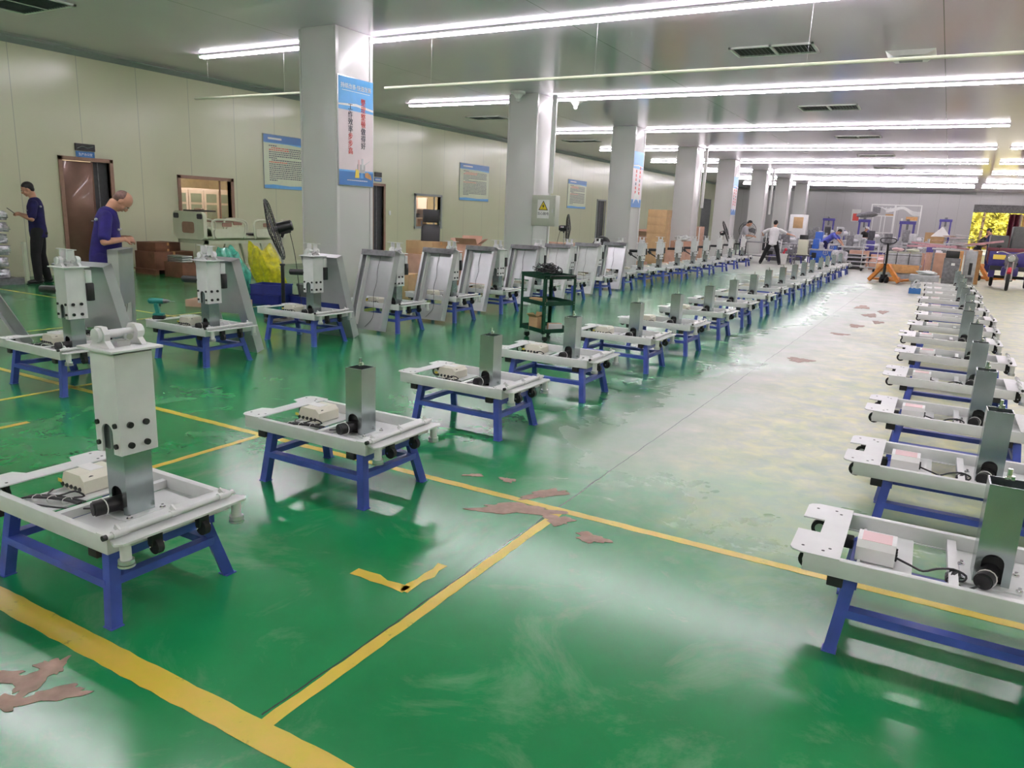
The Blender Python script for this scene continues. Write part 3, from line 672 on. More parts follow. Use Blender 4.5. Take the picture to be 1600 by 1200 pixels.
        br.cyl((CX-.01, CY-.09, S1+.055), (CX-.01, CY-.075, S1+.055), .026, n=16).cyl((CX-.01, CY+.077, S1+.055), (CX-.01, CY+.092, S1+.055), .026, n=16)
        br.cyl((CX-.01, CY-.06, S1+.055), (CX-.01, CY+.06, S1+.055), .016, n=12)
        br.build('pivot_bracket', 'powder_white', r)
        MB().cyl((CX+.03, CY+.01, S1+.045), (CX+.07, CY-.005, S1+.050), .012, n=12).bb(CX-.02, CX+.03, CY-.03, CY+.02, S1+.01, S1+.03).build('actuator_end', 'steel', r)
        if motor2:
            MB().cyl((CX-sx, CY-.045, .77), (CX-sx-.19, CY-.075, .765), .033, n=18).build('side_motor', 'black', r)
            MB().bb(CX+.01, CX+sx+.02, CY+sy, CY+sy+.06, .69, .83, None, .008).build('side_gearbox', 'black', r)
            MB().bb(CX+.02, CX+sx+.01, CY+sy, CY+sy+.05, .83, .93, None, .004).build('side_plate', 'powder_white', r)
            MB().bb(CX-.06, CX-.048, CY-.03, CY+.03, S1+.05, S1+.135).bb(CX+.028, CX+.04, CY-.03, CY+.03, S1+.05, S1+.135).bb(CX-.13, CX+.10, CY-.015, CY+.015, S1+.135, S1+.141).build('head_link', 'powder_white', r)
    return r

stand0 = make_stand(); base_open = make_base(); base_right = make_base(right=True); base_sl = make_base(sleeve=True); base_sl2 = make_base(sleeve=True, motor2=True)
used = set()
def put(proto, x, y, z, rz, label, group):
    if proto.name not in used:
        used.add(proto.name); proto.location = (x, y, z); proto.rotation_euler = (0, 0, rz); proto['label'] = label; proto['group'] = group; return proto
    return dup(proto, (x, y, z), rz, label, group)
MID = [(-2.74, 1.66), (-2.74, 3.0), (-2.79, 4.43), (-2.78, 5.75), (-2.76, 7.24), (-2.74, 8.5), (-2.76, 9.98), (-2.80, 11.45), (-2.84, 13.0), (-2.92, 14.6), (-2.91, 15.95), (-2.92, 17.4), (-2.96, 18.9), (-3.0, 20.4), (-3.04, 22.2), (-3.07, 23.75), (-3.07, 25.15), (-3.06, 26.7)]
RIGHT = [(.19, 2.97), (.23, 4.24), (.22, 5.48), (.23, 6.87), (.24, 8.24), (.20, 9.54), (.24, 10.74), (.27, 12.14), (.24, 13.49), (.21, 15.0), (.25, 16.4), (.22, 17.8), (.19, 19.3)]
LEFT = [(-6.0, 3.36), (-6.1, 4.72), (-6.15, 6.13), (-6.04, 7.45), (-6.06, 8.71), (-6.08, 10.0), (-6.07, 11.3), (-6.06, 12.49), (-6.1, 13.86), (-6.17, 15.25), (-6.22, 16.7), (-6.22, 18.0), (-6.2, 19.4), (-6.18, 20.75), (-6.22, 22.1), (-6.27, 23.8), (-6.35, 25.55), (-6.45, 27.7)]
for i, (x, y) in enumerate(MID):
    rz = 0 if i < 2 else random.uniform(-.02, .02)
    put(stand0, x, y, 0, rz, 'blue steel stand, %s from the camera in the middle row' % ORD[i], 'blue stands in the middle row')
    if i == 0: put(base_sl, x, y, 0, rz, 'white table base with a tall white sleeve, nearest the camera at lower left', 'table bases in the middle row')
    else: put(base_open, x, y, 0, rz, 'white base with bare steel column, %s from the camera in the middle row' % ORD[i], 'table bases in the middle row')
for i, (x, y) in enumerate(RIGHT):
    rz = random.uniform(-.015, .015)
    put(stand0, x, y, 0, rz, 'blue steel stand, %s from the camera in the right-hand row' % ORD[i], 'blue stands in the right row')
    put(base_right, x, y, 0, rz, 'white base with bare steel column, %s from the camera in the right row' % ORD[i], 'table bases in the right row')
for i, (x, y) in enumerate(LEFT):
    rz = random.uniform(-.02, .02)
    put(stand0, x, y, 0, rz, 'blue steel stand, %s from the camera in the left-hand row' % ORD[i], 'blue stands in the left row')
    put(base_sl2, x, y, 0, rz, 'white base with sleeve and side motor, %s from the camera in the left row' % ORD[i], 'table bases in the left row')
put(stand0, -8.42, 3.0, 0, 0, 'blue steel stand just outside the left edge of the picture, before the left-hand row', 'blue stands in the left row')
put(base_sl2, -8.42, 3.0, 0, 0, 'white table base just outside the left edge, before the left-hand row', 'table bases in the left row')
# small actuator arms leaning off some far columns
for i, j in enumerate((9, 10, 11, 13)):
    x, y = LEFT[j]; r = thing('support_strut', 'thin white and black gas strut leaning from a far column, %s of the four' % ORD[i], 'strut', (x-.05, y, .60), 0, 'struts on the far left row')
    MB().bar((-.30, 0, .32), (-.13, 0, .13), .02, .02).build('strut_rod', 'powder_white', r); MB().cyl((-.13, 0, .13), (-.07, 0, .07), .035).cyl((-.07, 0, .07), (.07, 0, 0), .014).build('strut_body', 'black', r)

# cover panels: shallow steel trays with a rectangular opening
def panel_mesh(front):
    W, Ln, D, t = .52, .98, .10, .006
    m = MB()
    # face plate (local: x width, z length, y depth; face at y=0, flanges towards -y)
    hx0, hx1, hz0, hz1 = -.13, .15, .22, .42
    m.bb(-W/2, W/2, -t, 0, 0, hz0).bb(-W/2, W/2, -t, 0, hz1, Ln).bb(-W/2, hx0, -t, 0, hz0, hz1).bb(hx1, W/2, -t, 0, hz0, hz1)
    m.bb(-W/2, -W/2+t, -D, -t, 0, Ln).bb(W/2-t, W/2, -D, -t, 0, Ln)
    m.bb(-W/2+t, -W/2+.035, -D, -D+t, 0, Ln).bb(W/2-.035, W/2-t, -D, -D+t, 0, Ln)
    m.bb(-W/2, W/2, -D, 0, Ln-.05, Ln)
    return m, W, Ln, D
def cover_panel(x, y, ang, rz, label, matk='panel_grey', flip=False, shine=None):
    r = thing('cover_panel', label, 'panel', (x, y, .0), rz, 'steel cover panels leaning by the left-hand row')
    m, W, Ln, D = panel_mesh(True)
    T = Matrix.Rotation(R(-ang), 4, 'X')
    if flip: T = Matrix.Rotation(R(ang), 4, 'X') @ Matrix.Scale(-1, 4, (0, 1, 0))
    else: T = Matrix.Translation((0, 0, D*math.sin(R(ang)))) @ T
    m.xf(T)
    if flip: bmesh.ops.reverse_faces(m.bm, faces=m.bm.faces[:])
    body = m.build('panel_body', matk, r)
    MB().bb(-W/2+.005, W/2-.005, -D-.004, -D, Ln-.07, Ln-.002).xf(T).build('end_strip', 'machine_grey', r)
    if not flip:
        MB().bb(-W/2+.075, -W/2+.082, -D*.75, -.006, 0.05, Ln-.07).xf(T).build('inner_rib', 'sign_white', r)
        MB().tube([(-.02, -.012, Ln-.06), (-.03, -.012, .75), (.0, -.02, .60), (-.02, -.012, .45), (.02, -.02, .30), (.04, -.02, .15), (-.06, -.012, .03)], .0025).xf(T).build('panel_wire', 'cable', r)
    return r
cnt = 0
for (x, y, a) in [(-6.03, 7.06, 17), (-6.03, 8.32, 17), (-6.17, 9.61, 17), (-6.11, 10.91, 17), (-6.08, 12.10, 17), (-6.12, 13.47, 17), (-6.10, 14.86, 17)]:
    cnt += 1
    cover_panel(x, y, a, random.uniform(-.03, .03), 'open steel cover panel facing the camera, %s from the left' % ORD[cnt-1], 'powder_white' if cnt in (5, 6) else 'panel_grey')
for (x, y, rz, lb) in [(-7.70, 3.85, R(-36.9), 'steel cover panel cut by the left edge of the picture'), (-6.22, 3.86, .25, 'closed-side steel cover panel leaning behind the first left-hand base'), (-6.22, 5.24, .05, 'closed-side steel cover panel leaning behind the second left-hand base'), (-6.12, 6.58, .05, 'closed-side steel cover panel leaning behind the third left-hand base')]:
    cover_panel(x, y, 27 if x < -7 else 17, rz, lb, 'panel_grey', True)
r = cover_panel(-7.34, 4.78, 1, R(-48.5), 'steel cover panel standing upright beside the man in blue overalls', 'panel_grey')
# ================================================================== things on and around the left row
def drill(x, y, z, rz):
    r = thing('cordless_drill', 'teal and black cordless drill standing on the second left-hand base', 'drill', (x, y, z), rz)
    MB().bb(-.055, .055, -.035, .035, 0, .035, None, .008).build('battery', 'black', r)
    MB().bb(-.05, .05, -.033, .033, .036, .058, None, .006).build('foot', 'drill_teal', r)
    MB().bar((-.005, 0, .055), (-.02, 0, .15), .036, .042).build('handle', 'drill_teal', r)
    MB().cyl((-.07, 0, .175), (.05, 0, .175), .030, .026).sph((-.07, 0, .175), .029).build('motor_housing', 'drill_teal', r)
    MB().cyl((.05, 0, .175), (.085, 0, .175), .024, .020).cyl((.085, 0, .175), (.11, 0, .175), .018, .010).build('chuck', 'machine_grey', r)
    MB().cyl((.11, 0, .175), (.155, 0, .175), .003, n=8).build('bit', 'steel', r)
    MB().bb(.012, .022, -.01, .01, .125, .15).build('trigger', 'black', r)
drill(-6.52, 4.56, .362, R(35))
def glove(x, y, z, rz, lb):
    r = thing('work_glove', lb, 'glove', (x, y, z), rz)
    m = MB().sph((0, 0, .018), (.055, .042, .018))
    for i in range(4): m.tube([(.035, -.03+i*.02, .018), (.075, -.036+i*.024, .030), (.105+.01*(i in (1, 2)), -.04+i*.027, .022)], .010)
    m.tube([(-.01, .035, .018), (.03, .06, .025), (.05, .07, .018)], .011)
    m.build('glove_hand', 'glove', r); MB().cyl((-.05, 0, .018), (-.10, 0, .018), .030, .034).build('glove_cuff', 'rubber', r)
glove(-6.22, 3.60, .357, R(20), 'black work glove lying on the first left-hand base')
# green cart
cart = thing('tool_cart', 'dark green three-shelf steel tool cart with cables piled on top', 'cart', (-4.17, 8.22, 0), R(-30))
cw, cd = .23, .22; Hc = .80
cw, cd = .27, .225
for sx in (-1, 1):
    for sy in (-1, 1): MB().bb(sx*cw-.003*sx-.0, sx*cw-.035*sx, sy*cd, sy*cd-.004*sy, .10, Hc).bb(sx*cw, sx*cw-.004*sx, sy*cd, sy*cd-.035*sy, .10, Hc).build('corner_post', 'cart_green', cart)
for z in (.11, .44, .755):
    s_ = MB().bb(-cw, cw, -cd, cd, z, z+.006).bb(-cw, cw, -cd, -cd+.004, z, z+.05).bb(-cw, cw, cd-.004, cd, z, z+.05).bb(-cw, -cw+.004, -cd, cd, z, z+.05).bb(cw-.004, cw, -cd, cd, z, z+.05).build('shelf', 'cart_green', cart)
    bo = MB()
    for sx in (-1, 1):
        for dz in (.012, .038): bo.cyl((sx*(cw-.018), -cd, z+dz), (sx*(cw-.018), -cd-.004, z+dz), .005, n=6).cyl((cw, sx*(cd-.018), z+dz), (cw+.004, sx*(cd-.018), z+dz), .005, n=6)
    bo.build('shelf_bolt', 'chrome', s_)
MB().tube([(cw, -.15, .78), (cw+.08, -.15, .80), (cw+.08, .15, .80), (cw, .15, .78)], .011).build('push_handle', 'black', cart)
for sx in (-1, 1):
    for sy in (-1, 1):
        c = MB().bb(sx*.21-.014, sx*.21+.014, sy*.16-.02, sy*.16+.02, .06, .108).build('caster_fork', 'steel', cart)
        MB().cyl((sx*.21-.012, sy*.16+.01, .035), (sx*.21+.012, sy*.16+.01, .035), .035, n=18).build('caster_wheel', 'rubber', c)
rn = random.Random(11); m = MB()
for i in range(34):
    cx_, cy_ = rn.uniform(-.10, .12), rn.uniform(-.08, .08); rr = rn.uniform(.05, .12); zb = .855+rn.uniform(0, .09)*(1-abs(cx_)*4)
    ph = rn.uniform(0, 6); m.tube([(cx_+rr*math.cos(ph+a)*1.05, cy_+rr*.75*math.sin(ph+a), max(.852, zb+.02*math.sin(3*a+ph))) for a in [k_*.75 for k_ in range(rn.randint(7, 11))]], .0042, n=5)
pile = m.xf(Matrix.Translation((-4.17, 8.22, -.035)) @ Matrix.Rotation(R(-30), 4, 'Z')).build('cable_pile', 'cable')
tag(pile, 'tangled pile of black cables on top of the green cart', 'cables')
def carton(x, y, z, sx, sy, sz, rz, label, m='cardboard', open_=False, group=None, tape=True):
    r = thing('cardboard_box', label, 'box', (x, y, z), rz, group)
    b = MB()
    if open_:
        t = .004*max(1, sx/.3)
        b.bb(-sx/2, sx/2, -sy/2, sy/2, 0, t).bb(-sx/2, sx/2, -sy/2, -sy/2+t, 0, sz).bb(-sx/2, sx/2, sy/2-t, sy/2, 0, sz).bb(-sx/2, -sx/2+t, -sy/2, sy/2, 0, sz).bb(sx/2-t, sx/2, -sy/2, sy/2, 0, sz)
        b.build('box_body', m, r); f = .5*sy
        MB().box((0, -sy/2-f*.35, sz+f*.28), (sx, f*.9, t), (R(-40), 0, 0)).build('box_flap', m, r)
        MB().box((-sx/2-f*.35, 0, sz+f*.25), (f*.8, sy, t), (0, R(35), 0)).build('box_flap', m, r)
        MB().box((sx/2+f*.35, 0, sz+f*.28), (f*.8, sy, t), (0, R(-38), 0)).build('box_flap', m, r)
        MB().box((0, sy/2+f*.15, sz+f*.38), (sx, f*.8, t), (R(68), 0, 0)).build('box_flap', m, r)
    else:
        b.bb(-sx/2, sx/2, -sy/2, sy/2, 0, sz, None, .004).build('box_body', m, r)
        if tape: MB().bb(-sx/2-.001, sx/2+.001, -.025, .025, sz-.06, sz+.001).bb(-sx/2-.001, sx/2+.001, -.025, .025, 0, .05).build('box_tape', 'orange_wood', r)
    return r
carton(-4.27, 8.16, .447, .20, .12, .05, R(-20), 'flat brown carton on the middle shelf of the green cart')
carton(-4.25, 8.10, .117, .13, .13, .16, R(-10), 'open brown and white carton on the bottom shelf of the green cart', 'cardboard', True)
carton(-4.03, 8.17, .117, .17, .10, .09, R(40), 'white printed carton on the bottom shelf of the green cart', 'sign_white')

# fans
def fan(x, y, face, tilt, zc, rad, label, base='disc', col='black'):
    r = thing('pedestal_fan', label, 'fan', (x, y, 0), face)     # head faces local -x... blowing towards local +x
    if base == 'disc': MB().cyl((0, 0, 0), (0, 0, .03), .25, .24, n=28).cyl((0, 0, .03), (0, 0, .06), .06, .03).build('fan_base', 'black', r)
    MB().cyl((0, 0, .05), (0, 0, zc*.60), .024).cyl((0, 0, zc*.60), (0, 0, zc*.62), .034).build('pole', 'black', r)
    MB().cyl((0, 0, zc*.60), (0, 0, zc-.11), .014).build('inner_pole', 'chrome', r)
    T = Matrix.Translation((0, 0, zc)) @ Matrix.Rotation(R(tilt), 4, 'Y')
    MB().tube([(0, 0, zc-.12), (-.02, 0, zc-.07), (0, 0, zc-.03)], .02).build('neck', 'black', r)
    mo = MB().cyl((-.13, 0, 0), (.05, 0, 0), .068, .075, n=20).cyl((-.13, 0, 0), (-.145, 0, 0), .068, .05, n=20).bb(-.10, .03, -.05, .05, -.085, -.03).xf(T).build('fan_motor', 'black', r)
    MB().box((-.04, -.066, .02), (.035, .008, .05), None, 'sign_white').box((-.085, -.064, .02), (.035, .008, .05), None, 'label_pink').xf(T).build('motor_label', None, mo)
    g = MB(); n = 30
    for k_ in range(n):
        a = 2*math.pi*k_/n; c_, s_ = math.cos(a), math.sin(a)
        g.tube([(.06, .06*c_, .06*s_), (.055, rad*.8*c_, rad*.8*s_), (.085, rad*c_, rad*s_), (.12, rad*.86*c_, rad*.86*s_), (.165, .05*c_, .05*s_)], .0028, n=4, smooth=2)
    for (xx, rr, th) in ((.085, rad, .007), (.105, rad*.985, .007), (.058, rad*.55, .003), (.148, rad*.45, .003), (.128, rad*.75, .003)):
        g.tube([(xx, rr*math.cos(2*math.pi*k_/36), rr*math.sin(2*math.pi*k_/36)) for k_ in range(37)], th, n=5, smooth=0)
    g.cyl((.160, 0, 0), (.170, 0, 0), .055)
    g.xf(T).build('fan_guard', 'black', r)
    b_ = MB().cyl((.05, 0, 0), (.13, 0, 0), .035)
    for k_ in range(3):
        a = k_*2.094
        b_.box((.105, .55*rad*math.cos(a), .55*rad*math.sin(a)), (.004, rad*.50, rad*.72), (a, 0, 0), None, .002) if False else b_.prism([(.04, -.04), (rad*.88, -.13), (rad*.92, .06), (.5*rad, .12), (.04, .05)], .098, .104, 'yz').cyl((.09, 0, 0), (.11, 0, 0), .04)
        b_.xf(Matrix.Rotation(2.094, 4, 'X'))
    b_.xf(T).build('fan_blades', 'machine_grey', r)
    MB().tube([(-.10, 0, zc-.05), (-.16, .05, zc-.35), (-.22, .12, .30), (-.28, .2, .02), (-.5, .3, .012)], .005).build('power_cord', 'cable', r)
    return r
fan(-7.42, 7.0, R(226), 16, 1.20, .39, 'large black pedestal fan by the nearest column')
fan(-8.75, 18.0, R(30), 0, 1.18, .36, 'black fan with its guard turned edge-on behind the row of cover panels')
fan(-7.45, 29.2, R(20), -20, 1.12, .42, 'black fan tilted back, in front of the fifth column')
fan(-7.2, 32.0, R(-75), 0, 1.22, .34, 'round black fan facing the camera between the two workmen')

# plastic bags and blue trays near the fan
def blob(name, c, r_, m, seed, label, cat, n=28, amp=.18, flat=.0, sq=1.):
    rr = random.Random(seed); mb = MB(); res = bmesh.ops.create_icosphere(mb.bm, subdivisions=4, radius=1.)
    fr = [(Vector((rr.uniform(-1, 1), rr.uniform(-1, 1), rr.uniform(-1, 1))).normalized(), rr.uniform(2, 7), rr.uniform(0, 6)) for _ in range(9)]
    for v in mb.bm.verts:
        p = v.co.copy(); d = sum(math.sin(p.dot(a)*f+ph)/f for a, f, ph in fr)*amp*1.6
        q = p*(1+d+rr.uniform(-.02, .02)); z = q.z*r_[2]
        if sq > 1:
            k_ = max(abs(p.x), abs(p.y), abs(p.z)); f_ = (1-(sq-1))+(sq-1)/k_; q = q*f_; z = q.z*r_[2]
        v.co = Vector((q.x*r_[0], q.y*r_[1], max(z, -r_[2]*.9)))
    mb.xf(Matrix.Translation((c[0], c[1], c[2]+r_[2]*.9)))
    o = mb.build(name, m); tag(o, label, cat); return o
def bag(name, x, y, z, w_, h, m, seed, lean, label, knot=True):
    """standing plastic sack: crumpled body pinched to an uneven mouth, one closed skin"""
    rr = random.Random(seed); mb = MB(); n, k_ = 40, 22; rings = []
    ph = [rr.uniform(0, 6) for _ in range(8)]
    for j in range(k_):
        t = j/(k_-1); row = []
        prof = (.82+.30*math.sin(t*2.4)) * (1-.30*max(0, t-.6)/.4)
        for i in range(n):
            a = 2*math.pi*i/n
            cr = 1+.10*math.sin(3*a+ph[0]+3*t)+.07*math.sin(7*a+ph[1]-5*t)+.05*math.sin(13*a+ph[2]+9*t)+.03*math.sin(9*t+ph[3]+4*a)
            rad = w_/2*prof*cr
            zt = h*t*(1+.07*t*math.sin(2*a+ph[4])+.03*t*math.sin(5*a+ph[5]))
            row.append(mb.bm.verts.new((x+lean[0]*t+rad*math.cos(a), y+lean[1]*t+rad*.62*math.sin(a), z+zt)))
        rings.append(row)
    for j in range(k_-1):
        for i in range(n): mb.bm.faces.new((rings[j][i], rings[j][(i+1) % n], rings[j+1][(i+1) % n], rings[j+1][i]))
    mb.bm.faces.new(rings[0][::-1])
    cen = mb.bm.verts.new((x+lean[0], y+lean[1], z+h*.88))
    for i in range(n): mb.bm.faces.new((rings[-1][i], rings[-1][(i+1) % n], cen))
    o = mb.build(name, m); tag(o, label, 'bag'); return o
bag('plastic_bag', -9.38, 7.95, 0.02, .50, .76, 'bag_teal', 5, (-.12, -.10), 'teal plastic sack slumped left of the pedestal fan')
bag('plastic_bag', -9.40, 8.72, .0, .56, .82, 'bag_yellow', 8, (-.20, -.12), 'yellow plastic sack with black print behind the pedestal fan')
bag('plastic_bag', -8.75, 8.98, .0, .42, .66, 'bag_teal', 9, (.05, .1), 'teal plastic bag right behind the pedestal fan pole')
bag('plastic_bag', -8.22, 8.86, .0, .22, .60, 'bag_clear', 19, (.05, .0), 'clear plastic bag between fan and nearest column')
bag('plastic_bag', -7.95, 9.35, 0, .26, .38, 'bag_yellow', 12, (.03, .1), 'small yellow bag on the floor at the foot of the nearest column')
carton(-9.1, 7.35, 0, .8, .45, .10, R(20), 'flattened brown carton on the floor under the teal sack', 'cardboard_pink')
bk = thing('bin_bucket', 'dark grey bucket on the blue trays beside the fan', 'bucket', (-8.30, 8.36, .01))
MB().cyl((0, 0, 0), (0, 0, .30), .14, .18, n=24).build('bucket_body', 'bucket_grey', bk); MB().cyl((0, 0, .29), (0, 0, .32), .19, n=24).build('bucket_rim', 'bucket_grey', bk)
for i, (x, y, z, a) in enumerate(((-8.85, 8.12, .0, .2), (-8.30, 8.36, .0, -.1), (-7.70, 8.2, .0, .3), (-8.85, 8.12, .152, .35))):
    r = thing('blue_tray', 'low dark blue plastic crate by the fan base, %s' % ('leftmost on the floor', 'under the grey bucket', 'right of the fan pole', 'stacked crookedly on another')[i], 'crate', (x, y, z), a, 'blue crates by the fan')
    MB().bb(-.25, .25, -.18, .18, 0, .008).bb(-.25, .25, -.18, -.172, 0, .15).bb(-.25, .25, .172, .18, 0, .15).bb(-.25, -.242, -.18, .18, 0, .15).bb(.242, .25, -.18, .18, 0, .15).bb(-.26, .26, -.19, -.18, .13, .15).bb(-.26, .26, .18, .19, .13, .15).build('crate_shell', 'crate_blue', r)

# hospital bed against the cream wall
bed = thing('hospital_bed', 'cream electric hospital bed parked along the cream wall', 'bed', (-13.08, 10.98, 0), R(90))
def bbx(n, m, *a, bev=.01, par=None): return MB().bb(*a, None, bev).build(n, m, par or bed)
# local: x along the bed (head at -x), y across
MB().bb(-1.0, 1.0, -.42, -.36, .40, .47).bb(-1.0, 1.0, .36, .42, .40, .47).bb(-1.0, -.94, -.42, .42, .40, .47).bb(.94, 1.0, -.42, .42, .40, .47).build('bed_frame', 'bed_cream', bed).location.z = .26
MB().bb(-.95, .95, -.40, .40, .50, .54, 'bed_cream', .01).build('bed_deck', None, bed).location.z = .26
MB().bb(-.90, .90, -.38, .38, .12, .18).bb(-.9, -.84, -.38, .38, .05, .18).bb(.84, .9, -.38, .38, .05, .18).build('under_frame', 'bed_cream', bed)
for sx in (-.6, .6):
    for sy in (-1, 1): MB().bar((sx, sy*.33, .18), (sx*.75, sy*.33, .68), .05, .04).build('lift_arm', 'bed_cream', bed)
for sx in (-1, 1):
    for sy in (-1, 1):
        c = MB().cyl((sx*.87, sy*.36, .10), (sx*.87, sy*.36, .16), .02).build('caster_stem', 'bed_cream', bed)
        MB().cyl((sx*.87, sy*.36-.02, .06), (sx*.87, sy*.36+.02, .06), .06, n=20).build('caster_wheel', 'sign_white', c)
def rounded(x0, x1, z0, z1, r_, n=5):
    P = []
    for (cx_, cz_, a0) in ((x1-r_, z1-r_, 0), (x0+r_, z1-r_, 90), (x0+r_, z0+r_, 180), (x1-r_, z0+r_, 270)):
        for i in range(n+1): a = R(a0+90*i/n); P.append((cx_+r_*math.cos(a), cz_+r_*math.sin(a)))
    return P
hb = MB().prism(rounded(-.46, .46, .48, 1.02, .10), -.04, .04, 'yz').xf(Matrix.Translation((-1.03, 0, 0))).build('headboard', 'bed_cream', bed); hb.location.z = .26
MB().prism(rounded(-.18, .18, .60, .82, .05), -.046, -.04, 'yz').xf(Matrix.Translation((-1.03, 0, 0))).build('headboard_inset', 'frame_brown', hb)
MB().prism(rounded(-.43, -.27, .88, .98, .03), -.043, .043, 'yz').prism(rounded(.27, .43, .88, .98, .03), -.043, .043, 'yz').xf(Matrix.Translation((-1.03, 0, 0))).build('hand_slot', 'dark_void', hb)
MB().prism(rounded(-.46, .46, .48, .90, .10), -.03, .03, 'yz').xf(Matrix.Translation((1.03, 0, 0))).build('footboard', 'bed_cream', bed).location.z = .26
for (x0, x1, nm) in ((-.85, -.05, 'a'), (.20, .80, 'b')):
    for sy in (-1, 1):
        s_ = MB().tube([(x0, sy*.46, .50), (x0-.03, sy*.46, .80), (x0+.12, sy*.46, .88), (x1-.12, sy*.46, .85), (x1, sy*.46, .75), (x1-.05, sy*.46, .50)], .020, n=8).prism(rounded(x0+.02, x1-.05, .52, .70, .06), sy*.46-.012, sy*.46+.012, 'xz').build('side_rail', 'bed_cream', bed); s_.location.z = .26
        MB().prism(rounded(x0+.22, x0+.45, .74, .82, .02), sy*.46-.006, sy*.46+.006, 'xz').build('rail_inset', 'frame_brown', s_)
MB().box((-.55, 0, .62), (.75, .74, .05), (0, R(16), 0), None, .01).build('backrest_deck', 'bed_cream', bed).location.z = .26
MB().bb(-.98, -.55, -.2, .25, .92, .95, None, .01).build('bed_mattress_strap', 'black', bed).location.z = .36
MB().bb(-.3, .1, -.09, .09, .20, .30, None, .01).build('actuator', 'bed_grey', bed)
tag(MB().sph((-13.0, 11.5, .835), (.26, .14, .03)).build('black_tray', 'black'), 'flat black object lying on the deck of the hospital bed', 'tray')
# brown cartons left of the bed
carton(-13.92, 9.95, .12, .62, .90, .34, 0, 'dark brown carton on the floor left of the hospital bed', 'cardboard_dark')
carton(-13.95, 9.85, .46, .52, .62, .18, R(6), 'dark brown torn carton stacked left of the hospital bed', 'cardboard_dark')
tag(MB().bb(-14.25, -13.6, 9.5, 9.58, 0, .10).bb(-14.25, -13.6, 9.9, 9.98, 0, .10).bb(-14.25, -13.6, 10.3, 10.38, 0, .10).bb(-14.25, -13.6, 9.46, 10.42, .10, .12).build('pallet', 'cardboard_dark'), 'dark wooden pallet under the brown cartons', 'pallet')
for i in range(3):
    tag(MB().bb(-13.30, -12.85, 9.56, 9.80, .30+i*.045, .335+i*.045, None, .01).build('metal_bracket', 'steel'), 'flat steel part stacked before the hospital bed headboard, %s from the bottom' % ORD[i], 'bracket', 'steel parts at the bed')
tag(MB().bb(-13.35, -12.80, 9.52, 9.84, 0, .30, None, .01).build('wooden_crate', 'cardboard_dark'), 'small dark brown crate carrying steel parts at the bed head', 'crate')

# stack of wrapped steel parts, far left
for i in range(6):
    o = blob('wrapped_part', (-13.78+random.uniform(-.03, .03), 6.5, .102+i*.19), (.32, .28, .085), 'foil', 40+i, 'x', 'wrapped part', amp=.05, sq=1.85)
    o['label'] = 'foil-wrapped steel parts at the left edge, %s layer from the floor' % ORD[i]; o['group'] = 'wrapped parts in the stack at the left edge'
tag(MB().bb(-14.25, -13.38, 6.1, 6.9, .0, .10).build('pallet', 'machine_grey'), 'grey pallet under the foil-wrapped stack at the left edge', 'pallet')
st = tag(MB().bb(-13.44, -13.36, 6.93, 6.98, .0, .70, None, .01).build('pale_board', 'poster_cream'), 'pale panel leaning on the foil-wrapped stack', 'panel')

# cartons between the first and second columns, with the dark folding mattress
CB = [(-9.32, 12.55, 0, .56, .55, .62, 'cardboard_pink', 'brown carton at the lower left of the pile behind the cover panels'), (-8.70, 12.70, 0, .56, .55, .62, 'cardboard_pink', 'brown carton at the lower middle of the pile behind the cover panels'), (-8.05, 12.95, 0, .56, .55, .62, 'cardboard_pink', 'brown carton at the lower right of the pile behind the cover panels'),
      (-9.2, 12.6, .62, .75, .5, .26, 'cardboard', 'long tan carton on top at the left of the pile')]
for (x, y, z, a, b_, c_, mm, lb) in CB: carton(x, y, z, a, b_, c_, R(-8), lb, mm)
carton(-8.45, 13.0, .62, .42, .42, .24, R(20), 'open carton with raised flaps on top of the pile', 'cardboard_pink', True)
carton(-8.05, 9.95+.35, .0, .45, .40, .42, R(10), 'tan carton on the floor just right of the nearest column', 'cardboard')
bm_ = thing('folding_cushion', 'black folding backrest cushion standing on the carton pile', 'cushion', (-9.15, 12.62, .88), R(32))
MB().box((0, .05, .16), (.38, .06, .36), (R(-18), 0, 0), None, .02).build('lower_cushion', 'black', bm_)
MB().box((0, .13, .50), (.34, .06, .26), (R(-4), 0, 0), None, .02).build('upper_cushion', 'black', bm_)
MB().bb(-.20, -.17, .0, .05, .30, .40).bb(.17, .20, .0, .05, .30, .40).build('hinge', 'machine_grey', bm_)
# tall carton tower beyond the third column
TW = [(-8.62, 25.1, 0, .66, .55, .40), (-8.62, 25.1, .40, .66, .55, .62), (-8.62, 25.1, 1.02, .66, .55, .28), (-8.62, 25.1, 1.30, .66, .55, .27), (-8.62, 25.1, 1.57, .66, .55, .26)]
for i, (x, y, z, a, b_, c_) in enumerate(TW): carton(x+random.uniform(-.01, .01), y, z, a, b_, c_-.004, R(random.uniform(-2, 2)), 'tan carton in the tall tower beyond the third column, %s from the floor' % ORD[i], 'cardboard', group='cartons in the tall tower')
